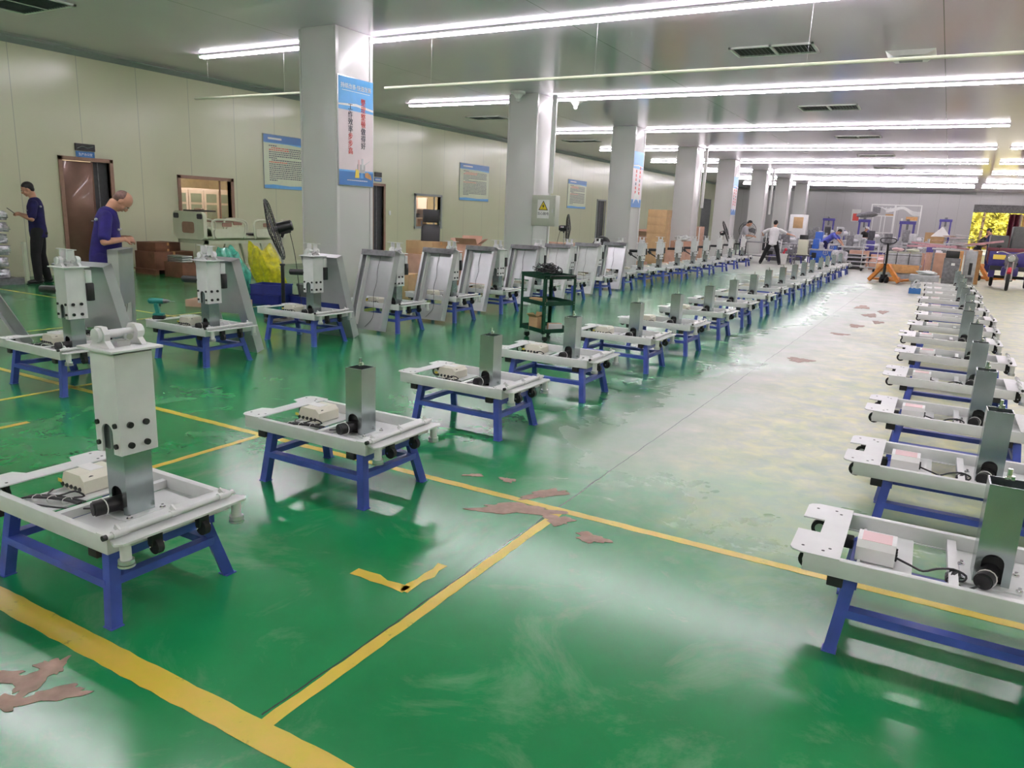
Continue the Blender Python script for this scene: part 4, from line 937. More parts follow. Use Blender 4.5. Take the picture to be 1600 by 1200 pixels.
# cartons and scrap between third and fifth columns
rn = random.Random(21)
SC = [(-7.95, 25.0, 0, .5, .5, .5), (-8.1, 26.2, 0, .7, .6, .8), (-9.9, 26.9, 0, .8, .6, .9), (-7.9, 24.3, 0, .7, .5, .12), (-8.9, 23.9, 0, .6, .45, .12), (-8.7, 29.4, 0, .8, .6, 1.3), (-9.3, 30.4, 0, .9, .6, 1.0), (-8.6, 19.9, 0, .7, .5, .65), (-9.55, 18.9, 0, .7, .5, .60), (-9.35, 18.9, .60, 1.0, .6, .06), (-9.4, 18.9, .66, 1.0, .6, .06), (-9.35, 18.85, .72, .9, .6, .05)]
for i, (x, y, z, a, b_, c_) in enumerate(SC):
    lb = ['brown carton just right of the tall tower', 'upright torn carton behind the far left row', 'big open brown carton near the fourth column', 'flattened carton on the floor by the tall tower', 'flattened carton on the floor left of the tall tower', 'tall orange-brown carton beyond the fourth column', 'wide orange-brown carton beyond the fourth column', 'carton behind the last cover panel', 'carton under flat boards behind the edge-on fan', 'lowest flat board on the carton behind the edge-on fan', 'middle flat board on the carton behind the edge-on fan', 'top flat board on the carton behind the edge-on fan'][i]
    carton(x, y, z, a, b_, c_, rn.uniform(-.3, .3) if i < 8 else .0, lb, 'cardboard_pink', open_=(i == 2))
blob('wrapping_paper', (-8.2, 20.2, .60), (.24, .2, .12), 'sign_white', 61, 'crumpled white wrapping on the carton behind the last cover panel', 'paper', amp=.3)
blob('dark_bundle', (-8.95, 20.9, .0), (.45, .25, .45), 'black', 62, 'dark bundled parts behind the last cover panels', 'bundle', amp=.3)
blob('scrap_bundle', (-8.05, 26.2, .80), (.30, .2, .12), 'bag_clear', 63, 'crumpled clear film on the upright torn carton', 'film', amp=.3)
tag(MB().bb(-7.05, -6.80, 16.0, 16.25, 0, .34, None, .03).build('blue_canister', 'crate_blue'), 'small blue canister on the floor behind the left row, beyond the last cover panel', 'canister')
# workbench with blue jacket beyond 4th column
wb = thing('work_table', 'wooden-legged table with blue cloth beyond the fourth column', 'table', (-9.6, 28.3, 0))
MB().bb(-.7, .7, -.35, .35, .82, .86).build('tabletop', 'orange_wood', wb)
for sx in (-1, 1):
    for sy in (-1, 1): MB().bb(sx*.65-.03, sx*.65+.03, sy*.30-.03, sy*.30+.03, 0, .82).build('leg', 'orange_wood', wb)
blob('blue_jacket', (-9.5, 28.2, .86), (.30, .2, .10), 'crate_blue', 64, 'blue jacket heaped on the wooden-legged table', 'jacket', amp=.3)
blob('blue_cloth', (-9.9, 28.0, .0), (.25, .2, .30), 'crate_blue', 65, 'blue cloth heap under the wooden-legged table', 'cloth', amp=.3)

# ================================================================== PEOPLE
def bake_remesh(mb, name, m, voxel, smooth=6, fac=.5, parent=None):
    me = mb.mesh(name+'_raw', m); o = bpy.data.objects.new(name+'_raw', me); COL.objects.link(o)
    a = o.modifiers.new('r', 'REMESH'); a.mode = 'VOXEL'; a.voxel_size = voxel; a.use_smooth_shade = True
    b_ = o.modifiers.new('s', 'SMOOTH'); b_.iterations = smooth; b_.factor = fac
    bpy.context.view_layer.update()
    me2 = bpy.data.meshes.new_from_object(o.evaluated_get(bpy.context.evaluated_depsgraph_get()))
    bpy.data.objects.remove(o); bpy.data.meshes.remove(me)
    me2.name = name; me2.materials.clear(); me2.materials.append(M[m])
    for p in me2.polygons: p.use_smooth = True
    o = bpy.data.objects.new(name, me2); COL.objects.link(o)
    if parent: o.parent = parent
    return o
def chain(mb, pts, rads, n=14):
    pts = [Vector(p) for p in pts]
    for i in range(len(pts)-1):
        mb.cyl(pts[i], pts[i+1], rads[i], rads[i+1], n=n, caps=True); mb.sph(pts[i], rads[i], n)
    mb.sph(pts[-1], rads[-1], n)
def basis(fwd, up):
    f = Vector(fwd).normalized(); u = Vector(up); x = f.cross(u).normalized(); u = x.cross(f)
    return Matrix((( x.x, f.x, u.x), (x.y, f.y, u.y), (x.z, f.z, u.z))).to_4x4()     # local x right, y forward, z up
def person(label, loc, rz, sc, P, shirt, trousers, hair, vox=.011, long_sleeve=False, stripe=False, shoes='black', cap=None):
    r = thing('person', label, 'person', loc, rz)
    lean = R(P.get('lean', 4)); hp = P.get('pelvis', (0, 0, .93)); pel = Vector(hp)
    sp = Vector((P.get('side', 0), math.sin(lean), math.cos(lean))).normalized()
    chest = pel+sp*.34; neckb = pel+sp*.50
    hd = R(P.get('head', 10)); hy = R(P.get('turn', 0))
    face = Vector((math.sin(hy)*math.cos(hd), math.cos(hy)*math.cos(hd), -math.sin(hd)))
    upv = Vector((math.sin(hy)*math.sin(hd), math.cos(hy)*math.sin(hd), math.cos(hd)))
    neckt = neckb+(sp+upv).normalized()*.085; hc = neckt+upv*.085+face*.022
    T = basis((0, math.cos(lean), -math.sin(lean)), sp); HT = Matrix.Translation(hc) @ basis(face, upv)
    def tb(p): return pel+(T @ Vector(p))
    body = MB()
    # head in its own frame: skull, jaw, nose, ears, brow, lips
    h = MB()
    h.sph((0, -.012, .025), (.076, .094, .092), 20).sph((0, .022, -.035), (.056, .066, .062), 18).sph((0, .055, -.082), (.026, .024, .020), 12)
    h.sph((0, .090, -.012), (.013, .020, .024), 10).sph((0, .100, -.026), (.017, .013, .010), 10).sph((0, .066, .022), (.052, .022, .014), 12)
    h.sph((0, .082, -.056), (.024, .010, .008), 10)
    for s in (-1, 1): h.sph((s*.078, -.008, -.008), (.010, .020, .032), 10).sph((s*.040, .056, -.025), (.024, .022, .024), 10)
    h.xf(HT)
    body.bm.from_mesh(h.mesh('tmp', 'skin'))
    chain(body, [neckb-sp*.03, neckt, hc-upv*.04-face*.02], [.060, .055, .052])
    # torso under the clothes
    for z, a, b_ in ((.0, .14, .10), (.12, .13, .095), (.24, .145, .10), (.36, .155, .10), (.44, .13, .085)): body.sph(tb((0, 0, z)), (a, b_, .09), 14, rot=T)
    shp = {}
    top = MB()
    bel = P.get('belly', 0)
    prof = ((-.10, .178, .135, .0), (-.02, .178, .138+bel*.5, bel*.3), (.08, .165, .130+bel, bel*.6), (.18, .168, .128+bel*.8, bel*.4), (.28, .180, .132, 0), (.37, .185, .128, -.005), (.44, .165, .105, -.01), (.48, .115, .085, -.01))
    for i in range(len(prof)-1):
        for q in (0, .33, .67):
            z, a, b_, dy = [prof[i][k]*(1-q)+prof[i+1][k]*q for k in range(4)]; top.sph(tb((0, dy, z)), (a, b_, .07), 20, rot=T)
    top.sph(tb((0, 0, -.13)), (.180, .138, .03), 18, rot=T)
    hands = []
    for s, k_ in ((-1, 'L'), (1, 'R')):
        sh = tb((s*.185, -.005, .425)); el = Vector(P['elbow'+k_]); wr = Vector(P['wrist'+k_])
        # keep human segment lengths
        el = sh+(el-sh).normalized()*.29; wr = el+(wr-el).normalized()*.25
        chain(body, [sh, el, el.lerp(wr, .4), wr], [.046, .038, .036, .026])
        top.sph(sh, .068, 14)
        e2 = wr if long_sleeve else sh.lerp(el, .80); chain(top, [sh, sh.lerp(el, .5), e2] if not long_sleeve else [sh, el, wr], [.068, .066, .064] if not long_sleeve else [.068, .052, .040])
        # hand: palm, four fingers, thumb
        d = (wr-el).normalized(); hdv = Vector(P.get('hand'+k_, d)).normalized(); pn = Vector(P.get('palm'+k_, (-s*.6, 0, -.8)))
        sd = hdv.cross(pn).normalized(); pn = sd.cross(hdv).normalized()
        curl = P.get('curl', .6)
        for t in (.02, .05, .08): body.sph(wr+hdv*t, (.037, .034, .017), 10, rot=Matrix((( sd.x, hdv.x, pn.x), (sd.y, hdv.y, pn.y), (sd.z, hdv.z, pn.z))).to_4x4())
        for q, ln in ((-1.5, .060), (-.5, .072), (.5, .076), (1.5, .068)):
            b0 = wr+hdv*.092+sd*q*.0195; c1_, c2_ = math.cos(curl*.5), math.sin(curl*.5)
            b1 = b0+(hdv*c1_+pn*c2_)*ln*.45; b2 = b1+(hdv*math.cos(curl*1.2)+pn*math.sin(curl*1.2))*ln*.33; b3 = b2+(hdv*math.cos(curl*1.7)+pn*math.sin(curl*1.7))*ln*.26
            chain(body, [b0-hdv*.02, b0, b1, b2, b3], [.010, .0098, .0092, .0086, .0078], 8)
        tsd = -s if True else s
        tb0 = wr+hdv*.03+sd*(P.get('thumb'+k_, 1))*.026; tb1 = tb0+(hdv*.6+sd*P.get('thumb'+k_, 1)*.7+pn*.3).normalized()*.036; tb2 = tb1+(hdv*.9+pn*.35).normalized()*.030
        chain(body, [tb0, tb1, tb2], [.0125, .0108, .0090], 8)
    # legs
    leg = MB(); lt = MB()
    for s, k_ in ((-1, 'L'), (1, 'R')):
        hip = pel+Vector((s*.088, 0, -.03)); kn = Vector(P['knee'+k_]); an = Vector(P['ankle'+k_]); an.z = max(an.z, .085)
        chain(body, [hip, kn, kn.lerp(an, .35), an], [.075, .050, .052, .034])
        chain(leg, [hip, hip.lerp(kn, .5), kn, kn.lerp(an, .4), an+Vector((0, 0, .0))], [.103, .096, .078, .074, .066])
        fd = Vector(P.get('foot'+k_, (s*.12, 1, 0))).normalized()
        chain(body, [an, an+fd*.05-Vector((0, 0, .04))], [.036, .034])
        sh_ = MB(); rr = basis(fd, (0, 0, 1)); c0 = Vector((an.x, an.y, 0))
        sh_.sph(c0+fd*.04+Vector((0, 0, .045)), (.046, .115, .042), 14, rot=rr).sph(c0+fd*.10+Vector((0, 0, .035)), (.045, .075, .034), 14, rot=rr).sph(c0-fd*.03+Vector((0, 0, .055)), (.042, .055, .05), 14, rot=rr)
        for v in sh_.bm.verts: v.co.z = max(v.co.z, .012)
        so = bake_remesh(sh_, 'shoe', shoes, vox*.8, 4, .5, r)
        ol = [(.046*math.sin(t)*(1 if math.cos(t) > 0 else .85), .045+.135*math.cos(t)) for t in [2*math.pi*i/20 for i in range(20)]]
        sl = MB().prism(ol, 0, .014).xf(Matrix.Translation(c0) @ rr).build('sole', 'sole' if shoes == 'black' and P.get('sole') else 'rubber', so)
    leg.sph(pel+Vector((0, 0, -.0)), (.168, .125, .11), 18).sph(pel+Vector((0, -.02, -.07)), (.16, .125, .09), 18)
    bake_remesh(body, 'body', 'skin', vox*.62 if vox < .015 else vox*.7, 4, .45, r)
    bake_remesh(top, 'shirt', shirt, vox, 8, .5, r)
    bake_remesh(leg, 'trousers', trousers, vox, 8, .5, r)
    # collar ring, chest patch, reflective shoulder stripes
    col_ = MB(); cc = tb((0, .005, .485)); col_.tube([cc+T @ Vector((.072*math.cos(a), .068*math.sin(a), .012*math.sin(a)*-1)) for a in [2*math.pi*i/18 for i in range(19)]], .013, n=6, smooth=0)
    col_.build('collar', shirt, r)
    if stripe:
        st_ = MB()
        for s in (-1, 1): st_.sph(tb((s*.135, -.095, .375)), (.048, .020, .018), 10, rot=T).sph(tb((s*.09, .115+.3*bel, .31)), (.035, .014, .013), 10, rot=T)
        st_.build('reflective_strip', 'reflective', r)
    # hair
    hm = MB()
    if hair == 'thin': hm.sph((0, -.034, .022), (.0785, .084, .084), 18)
    else: hm.sph((0, -.022, .040), (.083, .097, .088), 18)
    hm.sph((0, -.060, -.010), (.068, .045, .055), 14)
    for v in hm.bm.verts:
        if v.co.y > .055: v.co.y = .055+(v.co.y-.055)*.25
        if v.co.z < .045 and v.co.y > .005: v.co.y = .005+(v.co.y-.005)*.2
    hm.xf(HT); bake_remesh(hm, 'hair', 'hair_thin' if hair == 'thin' else 'hair', vox*.7, 3, .5, r)
    ey = MB()
    for s in (-1, 1): ey.sph((s*.030, .077, .002), (.010, .0065, .0045), 10)
    ey.xf(HT).build('eye', 'sign_white', r)
    ir = MB()
    for s in (-1, 1): ir.sph((s*.030, .0835, .002), (.0045, .004, .004), 8)
    ir.xf(HT).build('iris', 'hair', r)
    eb = MB()
    for s in (-1, 1): eb.tube([(s*.014, .088, .019), (s*.030, .086, .024), (s*.048, .076, .019)], .0035, n=5)
    eb.tube([(-.02, .0905, -.055), (0, .0935, -.0545), (.02, .0905, -.055)], .0016, n=5)
    eb.xf(HT).build('brow_and_mouth_line', 'hair', r)
    if cap: MB().sph((0, -.015, .055), (.085, .1, .07), 16).box((0, .09, .05), (.12, .09, .01), (R(-10), 0, 0)).xf(HT).build('cap', cap, r)
    r.scale = (sc, sc, sc)
    return r
A = math.atan2
def face_rz(dx, dy): return A(-dx, dy)         # local +y turned to (dx,dy)
person('man in all-navy workwear bending his head over his hands beside the upright panel', (-7.74, 4.81, 0), face_rz(.62, .78), .96,
       dict(lean=10, head=62, elbowL=(-.30, .05, 1.10), elbowR=(.30, .05, 1.10), wristL=(-.06, .27, 1.13), wristR=(.08, .27, 1.12), kneeL=(-.11, .03, .50), kneeR=(.11, .03, .50), ankleL=(-.12, 0, .09), ankleR=(.12, .0, .09), belly=.03, curl=.9, palmL=(.7, -.1, -.6), palmR=(-.7, -.1, -.6), handL=(.55, .8, -.05), handR=(-.55, .8, -.05), thumbL=1, thumbR=-1),
       'navy', 'navy', 'thin', stripe=True, vox=.011)
pl_ = person('man in navy work shirt and black trousers looking at a phone by the foil-wrapped stack', (-13.35, 7.18, 0), face_rz(-.55, -.83), .985,
       dict(lean=2, head=26, elbowL=(-.30, .04, 1.12), elbowR=(.30, .04, 1.12), wristL=(-.10, .26, 1.18), wristR=(.10, .26, 1.18), kneeL=(-.10, .06, .50), kneeR=(.14, .0, .50), ankleL=(-.12, .05, .09), ankleR=(.20, -.06, .09), curl=.9, thumbL=1, thumbR=-1),
       'navy_dark', 'black_cloth', 'full', stripe=True, vox=.012)
ph = MB().box((0, 0, 0), (.07, .008, .15), None, None, .003).build('phone', 'black'); ph.location = (-13.49, 6.86, 1.20); ph.rotation_euler = (R(-50), 0, face_rz(-.55, -.83)); tag(ph, 'dark phone held in front of the man at the left', 'phone')
person('man in white shirt and black trousers seen from behind, legs apart at the machine bench', (-5.70, 29.75, 0), face_rz(-.05, 1), 1.0,
       dict(lean=9, head=12, elbowL=(-.44, .14, 1.18), elbowR=(.44, .14, 1.18), wristL=(-.46, .40, 1.12), wristR=(.66, .32, 1.12), pelvis=(0, 0, .88), kneeL=(-.24, .02, .47), kneeR=(.20, .02, .47), ankleL=(-.38, .0, .09), ankleR=(.30, -.02, .09), sole=1),
       'white_cloth', 'black_cloth', 'full', vox=.016, long_sleeve=False)
person('man in grey shirt leaning over the bench left of the man in white', (-6.95, 30.15, 0), face_rz(.85, .1), .97,
       dict(lean=14, head=40, elbowL=(-.28, .18, 1.08), elbowR=(.28, .18, 1.08), wristL=(-.14, .44, 1.05), wristR=(.14, .44, 1.05), kneeL=(-.11, .03, .50), kneeR=(.11, .03, .50), ankleL=(-.12, 0, .09), ankleR=(.12, .0, .09)),
       'grey_cloth', 'navy_dark', 'full', vox=.016)
person('man in blue shirt bending far forward over the grey worktable', (-4.52, 35.6, 0), face_rz(1, -.12), 1.0,
       dict(lean=48, head=55, pelvis=(0, -.1, .88), elbowL=(-.24, .48, .95), elbowR=(.24, .48, .95), wristL=(-.14, .60, .78), wristR=(.14, .62, .78), kneeL=(-.11, -.05, .48), kneeR=(.11, -.02, .48), ankleL=(-.12, -.15, .09), ankleR=(.12, -.12, .09)),
       'blue_shirt', 'navy_dark', 'full', vox=.016)
person('worker with a white cap seated among the machines behind the pallet jack', (-3.85, 43.5, -.05), face_rz(.9, -.6), .97,
       dict(lean=10, head=25, elbowL=(-.28, .1, 1.12), elbowR=(.28, .1, 1.12), wristL=(-.10, .34, 1.10), wristR=(.10, .34, 1.10), kneeL=(-.11, .03, .50), kneeR=(.11, .03, .50), ankleL=(-.12, 0, .14), ankleR=(.12, .0, .14)),
       'black_cloth', 'black_cloth', 'full', vox=.02, cap='sign_white').location.z = -.05
person('man in dark blue overalls standing before the bright doorway', (1.50, 35.2, 0), face_rz(-.8, .3), 1.0,
       dict(lean=8, head=30, elbowL=(-.28, .1, 1.12), elbowR=(.28, .1, 1.12), wristL=(-.10, .36, 1.05), wristR=(.10, .36, 1.05), kneeL=(-.11, .03, .50), kneeR=(.11, .03, .50), ankleL=(-.12, 0, .09), ankleR=(.12, .0, .09)),
       'navy_dark', 'navy_dark', 'full', vox=.02)
person('dark-clothed man bending behind the man in overalls at the bright doorway', (1.10, 36.3, 0), face_rz(.9, .1), .95,
       dict(lean=25, head=30, elbowL=(-.28, .2, 1.0), elbowR=(.28, .2, 1.0), wristL=(-.10, .4, .9), wristR=(.10, .4, .9), kneeL=(-.11, .03, .50), kneeR=(.11, .03, .50), ankleL=(-.12, 0, .09), ankleR=(.12, .0, .09)),
       'black_cloth', 'black_cloth', 'full', vox=.02)

# ================================================================== FAR WORKSHOP
def table(name, label, x, y, lx, ly, h, top, leg, rz=0, t=.03, lw=.04, shelf=False):
    r = thing(name, label, 'table', (x, y, 0), rz)
    MB().bb(-lx/2, lx/2, -ly/2, ly/2, h-t, h, None, .004).build('tabletop', top, r)
    for sx in (-1, 1):
        for sy in (-1, 1): MB().bb(sx*(lx/2-.06)-lw/2, sx*(lx/2-.06)+lw/2, sy*(ly/2-.06)-lw/2, sy*(ly/2-.06)+lw/2, 0, h-t).build('leg', leg, r)
    if shelf: MB().bb(-lx/2+.05, lx/2-.05, -ly/2+.05, ly/2-.05, h*.3, h*.3+.02).build('lower_shelf', leg, r)
    return r
def press(x, y, h, w_, label, m='purple_steel'):
    r = thing('steel_press', label, 'machine', (x, y, 0))
    for s in (-1, 1): MB().bb(s*w_/2-.05, s*w_/2+.05, -.08, .08, 0, h, None, .01).build('upright', m, r)
    MB().bb(-w_/2-.08, w_/2+.08, -.10, .10, h-.16, h, None, .01).build('crosshead', m, r)
    MB().bb(-w_/2, w_/2, -.12, .12, .7, .85, None, .01).build('bed_plate', m, r)
    MB().cyl((0, 0, h-.16), (0, 0, h-.45), .06).cyl((0, 0, h), (0, 0, h+.10), .08).build('ram', 'machine_grey', r)
    MB().bb(-w_/2-.12, w_/2+.12, -.3, .3, 0, .06).build('foot_plate', m, r)
    return r
press(-7.05, 54.6, 2.05, .60, 'purple steel press against the far wall, left of the red notice')
press(-4.38, 49.0, 2.0, .50, 'purple steel press under a dark load, left of the white frame')
press(-1.95, 45.0, 1.95, .62, 'large purple steel press inside the white frame')
press(-.28, 54.6, 2.25, .55, 'purple steel rack alone against the far wall, right of the white frame')
blob('dark_load', (-4.37, 49.0, 2.10), (.55, .3, .16), 'machine_grey', 71, 'dark grey load heaped on the purple press', 'load', amp=.2)
table('worktable', 'dark steel workbench in front of the man in white', -6.25, 31.3, 2.3, .75, .80, 'machine_grey', 'machine_grey', shelf=True)
def machine(name, label, x, y, lx, ly, h, m, rz=0, seed=1, n=7):
    """machine tool: cabinet, bed, head, motor, handwheel and small housings of its own shape"""
    r = thing(name, label, 'machine', (x, y, 0), rz); rr = random.Random(seed)
    MB().bb(-lx/2, lx/2, -ly/2, ly/2, .08, h*.52, None, .02).bb(-lx/2+.05, lx/2-.05, -ly/2+.05, ly/2-.05, 0, .08).build('cabinet', m, r)
    MB().bb(-lx/2-.05, lx/2+.05, -ly/2-.04, ly/2+.04, h*.52, h*.58, None, .01).build('work_bed', 'machine_light', r)
    MB().bb(-lx*.42, -lx*.12, -ly*.4, ly*.4, h*.58, h, None, .02).build('headstock', m, r)
    MB().cyl((-lx*.12, 0, h*.80), (lx*.05, 0, h*.80), h*.08).cyl((lx*.05, 0, h*.80), (lx*.10, 0, h*.80), h*.04).build('spindle', 'steel', r)
    hw = MB().tube([(lx*.30, -ly/2-.05+.0*a, h*.5+0) for a in range(2)], .012, smooth=0); hw.tube([(lx*.30+.09*math.cos(a), -ly/2-.08, h*.45+.09*math.sin(a)) for a in [2*math.pi*k_/16 for k_ in range(17)]], .010, n=5, smooth=0)
    hw.bar((lx*.30-.09, -ly/2-.08, h*.45), (lx*.30+.09, -ly/2-.08, h*.45), .012, .012).bar((lx*.30, -ly/2-.08, h*.45-.09), (lx*.30, -ly/2-.08, h*.45+.09), .012, .012).build('handwheel', 'steel', r)
    mm = MB()
    for i in range(n):
        px, pz = rr.uniform(-lx*.05, lx*.45), h*.58; s_ = rr.uniform(.04, .11)
        if i % 2: mm.bb(px-s_, px+s_, -s_, s_, pz, pz+rr.uniform(.05, .25)*h)
        else: mm.cyl((px, rr.uniform(-.1, .1), pz), (px, 0, pz+rr.uniform(.1, .32)*h), s_*.5)
    mm.build('tool_fixture', 'machine_light', r)
    MB().bb(-lx*.40, -lx*.16, -ly/2-.006, -ly/2, h*.20, h*.42).build('access_panel', 'black', r)
    return r
machine('bench_machine', 'dark grey machine with a black panel right of the man in white', -6.2, 33.6, .95, .5, .95, 'machine_grey', 0, 2)
machine('bench_machine', 'low grey machine with bright fittings left of the pale upright device', -5.9, 35.2, 1.2, .6, 1.1, 'machine_grey', .1, 5)
machine('blue_machine', 'large bright blue machine beside the man in the blue shirt', -4.58, 34.3, .78, .7, .98, 'blue_far', 0, 4, 4)
machine('blue_machine', 'second bright blue machine farther back, behind the bending man', -5.0, 38.6, 1.1, .7, 1.25, 'blue_far', 0, 6, 3)
MX = [(-6.8, 37.5, 1.1, 'dark machine tool in the back row, left of the pale cabinet'), (-6.9, 41.0, 1.2, 'dark machine tool at the left end of the back row'), (-6.3, 44.5, 1.3, 'grey machine tool in the back row behind the blue machines'), (-4.9, 46.0, 1.35, 'grey machine tool in the back row left of the capped worker'), (-3.0, 41.0, 1.4, 'large dark machine tool right of the capped worker'), (-2.2, 40.2, 1.3, 'dark machine tool under the white frame'), (-1.1, 38.5, 1.35, 'grey machine tool left of the brown carton on the back bench'), (-3.6, 37.8, 1.15, 'low dark machine tool behind the worktable'), (-2.6, 36.0, 1.0, 'low grey machine tool behind the strapped crates'), (-9.6, 46.0, 1.4, 'machine tool beyond the sixth column'),
      (-5.6, 41.2, 1.45, 'dark machine tool right of the pale cabinet'), (-4.5, 41.6, 1.5, 'dark machine tool left of the large dark one'), (-1.6, 43.2, 1.5, 'dark machine tool behind the white frame foot'), (-7.6, 47.6, 1.5, 'grey machine tool at the far left of the back row'), (-6.0, 48.6, 1.5, 'dark machine tool under the leftmost purple press'), (-.2, 43.6, 1.3, 'dark machine tool behind the brown carton bench'), (-3.4, 39.4, 1.2, 'dark machine tool just behind the low one'), (-.9, 33.5, 1.0, 'dark machine tool between strapped crates and back bench'), (-.2, 31.4, .95, 'dark machine tool behind the pink beams')]
for i, (x, y, h, lb) in enumerate(MX): machine('machine_tool', lb, x, y, 1.0, .6, h, ['machine_grey', 'machine_light', 'machine_grey', 'purple_steel', 'machine_dark'][i % 5], .1*(i % 3), 30+i)
table('worktable', 'grey-topped worktable under the hands of the bending man', -3.45, 35.3, 1.15, .6, .72, 'machine_light', 'purple_steel', 0, .05)
table('bench', 'long cluttered bench along the back machines', -3.6, 47.6, 6.5, .8, .95, 'machine_light', 'machine_grey')
bk = thing('white_bucket', 'white plastic bucket right of the man in white', 'bucket', (-5.72, 31.9, 0)) if False else thing('white_bucket', 'white plastic bucket right of the man in white', 'bucket', (-5.45, 30.6, 0))
MB().cyl((0, 0, 0), (0, 0, .40), .14, .18, n=24).build('bucket_body', 'sign_white', bk); MB().cyl((0, 0, .38), (0, 0, .41), .19, n=24).build('bucket_rim', 'sign_white', bk)
tag(MB().cyl((-5.43, 30.6, .412), (-5.38, 30.6, .56), .05, .03).sph((-5.36, 30.6, .57), .06).build('red_cloth', 'red_paint'), 'red cloth poking out of the white bucket', 'cloth')
tag(MB().bar((-5.62, 30.75, 0), (-5.58, 30.8, .95), .03, .03).build('mop_pole', 'sign_white'), 'white pole standing behind the white bucket', 'pole')
for i, (x, y, lb) in enumerate(((-6.1, 32.4, 'small purple stool under the bench left of the bucket'), (-5.25, 32.6, 'small purple stool right of the white bucket'))):
    r = thing('low_stool', lb, 'stool', (x, y, 0)); MB().bb(-.2, .2, -.15, .15, .25, .28).build('seat', 'purple_steel', r)
    for sx in (-1, 1):
        for sy in (-1, 1): MB().bar((sx*.2, sy*.14, 0), (sx*.16, sy*.11, .25), .03, .03).build('leg', 'purple_steel', r)
pd = thing('pale_device', 'pale upright steel device with a black top on a dark low platform', 'machine', (-5.12, 33.0, .33))
MB().bb(-.19, .19, -.12, .12, 0, .62, None, .01).build('device_body', 'bed_cream', pd); MB().bb(-.15, .17, -.12, .12, .62, .80, None, .01).build('device_top', 'black', pd); MB().bb(-.30, .22, -.2, .2, 0, .03).build('device_foot', 'bed_cream', pd)
table('platform', 'low dark platform under the pale device', -5.18, 33.0, .80, .6, .32, 'black', 'purple_steel')
wc = thing('tool_cabinet', 'pale cabinet with a tan panel standing left of the purple press', 'cabinet', (-6.88, 42.0, 0))
MB().bb(-.42, .42, -.25, .25, 0, 2.05, None, .02).build('cabinet_body', 'sign_white', wc); MB().bb(-.22, .26, -.262, -.25, 1.36, 1.92, None, .005).build('tan_panel', 'cardboard', wc)
tag(MB().bb(-6.28, -5.69, YF-.015, YF-.003, 1.95, 2.80).bb(-6.18, -5.78, YF-.02, YF-.015, 2.0, 2.5, 'red_ink').build('wall_notice', 'sign_white'), 'white and red notice on the far wall left of the white frame', 'notice')
wf = thing('partition_screen', 'tall white framed partition with wavy lines across its top panel', 'partition', (0, 50.0, 0))
m = MB()
for x in (-4.18, -1.58): m.bb(x-.03, x+.03, -.03, .03, 2.25 if x < -3 else 0, 2.92)
m.bb(-2.98, -2.88, -.03, .03, 0, 2.92).bb(-4.18, -1.58, -.03, .03, 2.86, 2.92).bb(-4.18, -2.9, -.03, .03, 2.22, 2.28)
for x in (-4.05, -3.6, -3.4): m.bb(x-.02, x+.02, -.03, .03, 1.2, 2.25)
m.bb(-4.05, -2.9, -.03, .03, 1.25, 1.31).build('partition_frame', 'sign_white', wf)
m = MB()
for i in range(5): m.tube([(-3.9+.25*i, -.01, 2.80-.02*i), (-3.4, -.01, 2.66-.05*i), (-2.95, -.01, 2.72-.04*i), (-2.5, -.01, 2.80-.03*i), (-2.0, -.01, 2.55-.05*i), (-1.6, -.01, 2.52-.05*i)], .018, n=5)
m.build('wavy_line', 'sign_white', wf); MB().bb(-3.4, -2.95, .0, .02, 2.24, 2.36).bb(-2.3, -1.7, .0, .02, 2.05, 2.25).build('orange_strip', 'orange_wood', wf)
MB().bb(-2.55, -2.45, -.01, .01, 1.95, 2.15).build('hung_tag', 'sign_white', wf); MB().bb(-4.1, -3.7, -.01, .02, 2.4, 2.75).build('grey_panel', 'machine_grey', wf)
carton(-.55, 40.2, .95, .8, .5, .48, 0, 'brown carton on the back bench right of the white frame', 'cardboard')
table('bench', 'short back bench carrying the brown carton', -.55, 40.2, 1.5, .7, .95, 'machine_light', 'machine_grey')
# cable heap, steel rods, strapped crates, board
for i in range(7):
    tag(MB().bb(-3.15, -2.55, 30.6, 31.4, .03+i*.075, .085+i*.075, None, .01).build('steel_section', 'machine_light' if i % 2 else 'black'), 'flat steel section in the stack left of the strapped crates, %s from the floor' % ORD[i], 'steel section', 'steel sections left of the crates')
blob('cable_heap', (-3.55, 32.3, 0), (.24, .22, .30), 'machine_light', 81, 'tangled grey hose heap beside the worktable', 'hoses', amp=.4)
for i, (x, y, z, a, b_, c_, lb) in enumerate([(-3.0, 33.3, 0, .7, .5, .62, 'brown carton behind the stack of steel sections'), (-2.08, 31.4, 0, .75, .5, .34, 'low brown carton between steel sections and strapped crates'), (-2.3, 33.3, 0, .5, .4, .50, 'brown carton behind the low one'), (-1.0, 29.5, 0, .7, .5, .75, 'brown carton behind the strapped crates'), (-.2, 28.8, 0, .6, .5, .80, 'brown carton left of the grey cabinet')]):
    carton(x, y, z, a, b_, c_, .1*i, lb, 'cardboard_pink')
blob('pink_wrap', (-2.05, 31.4, .34), (.2, .15, .08), 'label_pink', 82, 'pink wrapped bundle on the low brown carton', 'bundle', amp=.3)
for i in range(3):
    r = thing('strapped_crate', 'pale grey strapped crate, %s of three side by side behind the pallet jack' % ('leftmost', 'middle', 'rightmost')[i], 'crate', (-1.46+i*.34, 26.25, .46), 0, 'strapped grey crates')
    MB().bb(-.165, .165, -.30, .30, 0, .34, None, .01).build('crate_body', 'machine_light', r); MB().bb(-.167, -.150, -.305, .305, -.0, .343).bb(-.168, .168, -.304, .304, .27, .285).build('strap', 'black', r)
    MB().box((0, 0, .36), (.30, .5, .03), (R(2), 0, 0), None, .008).build('crate_lid', 'bed_grey', r)
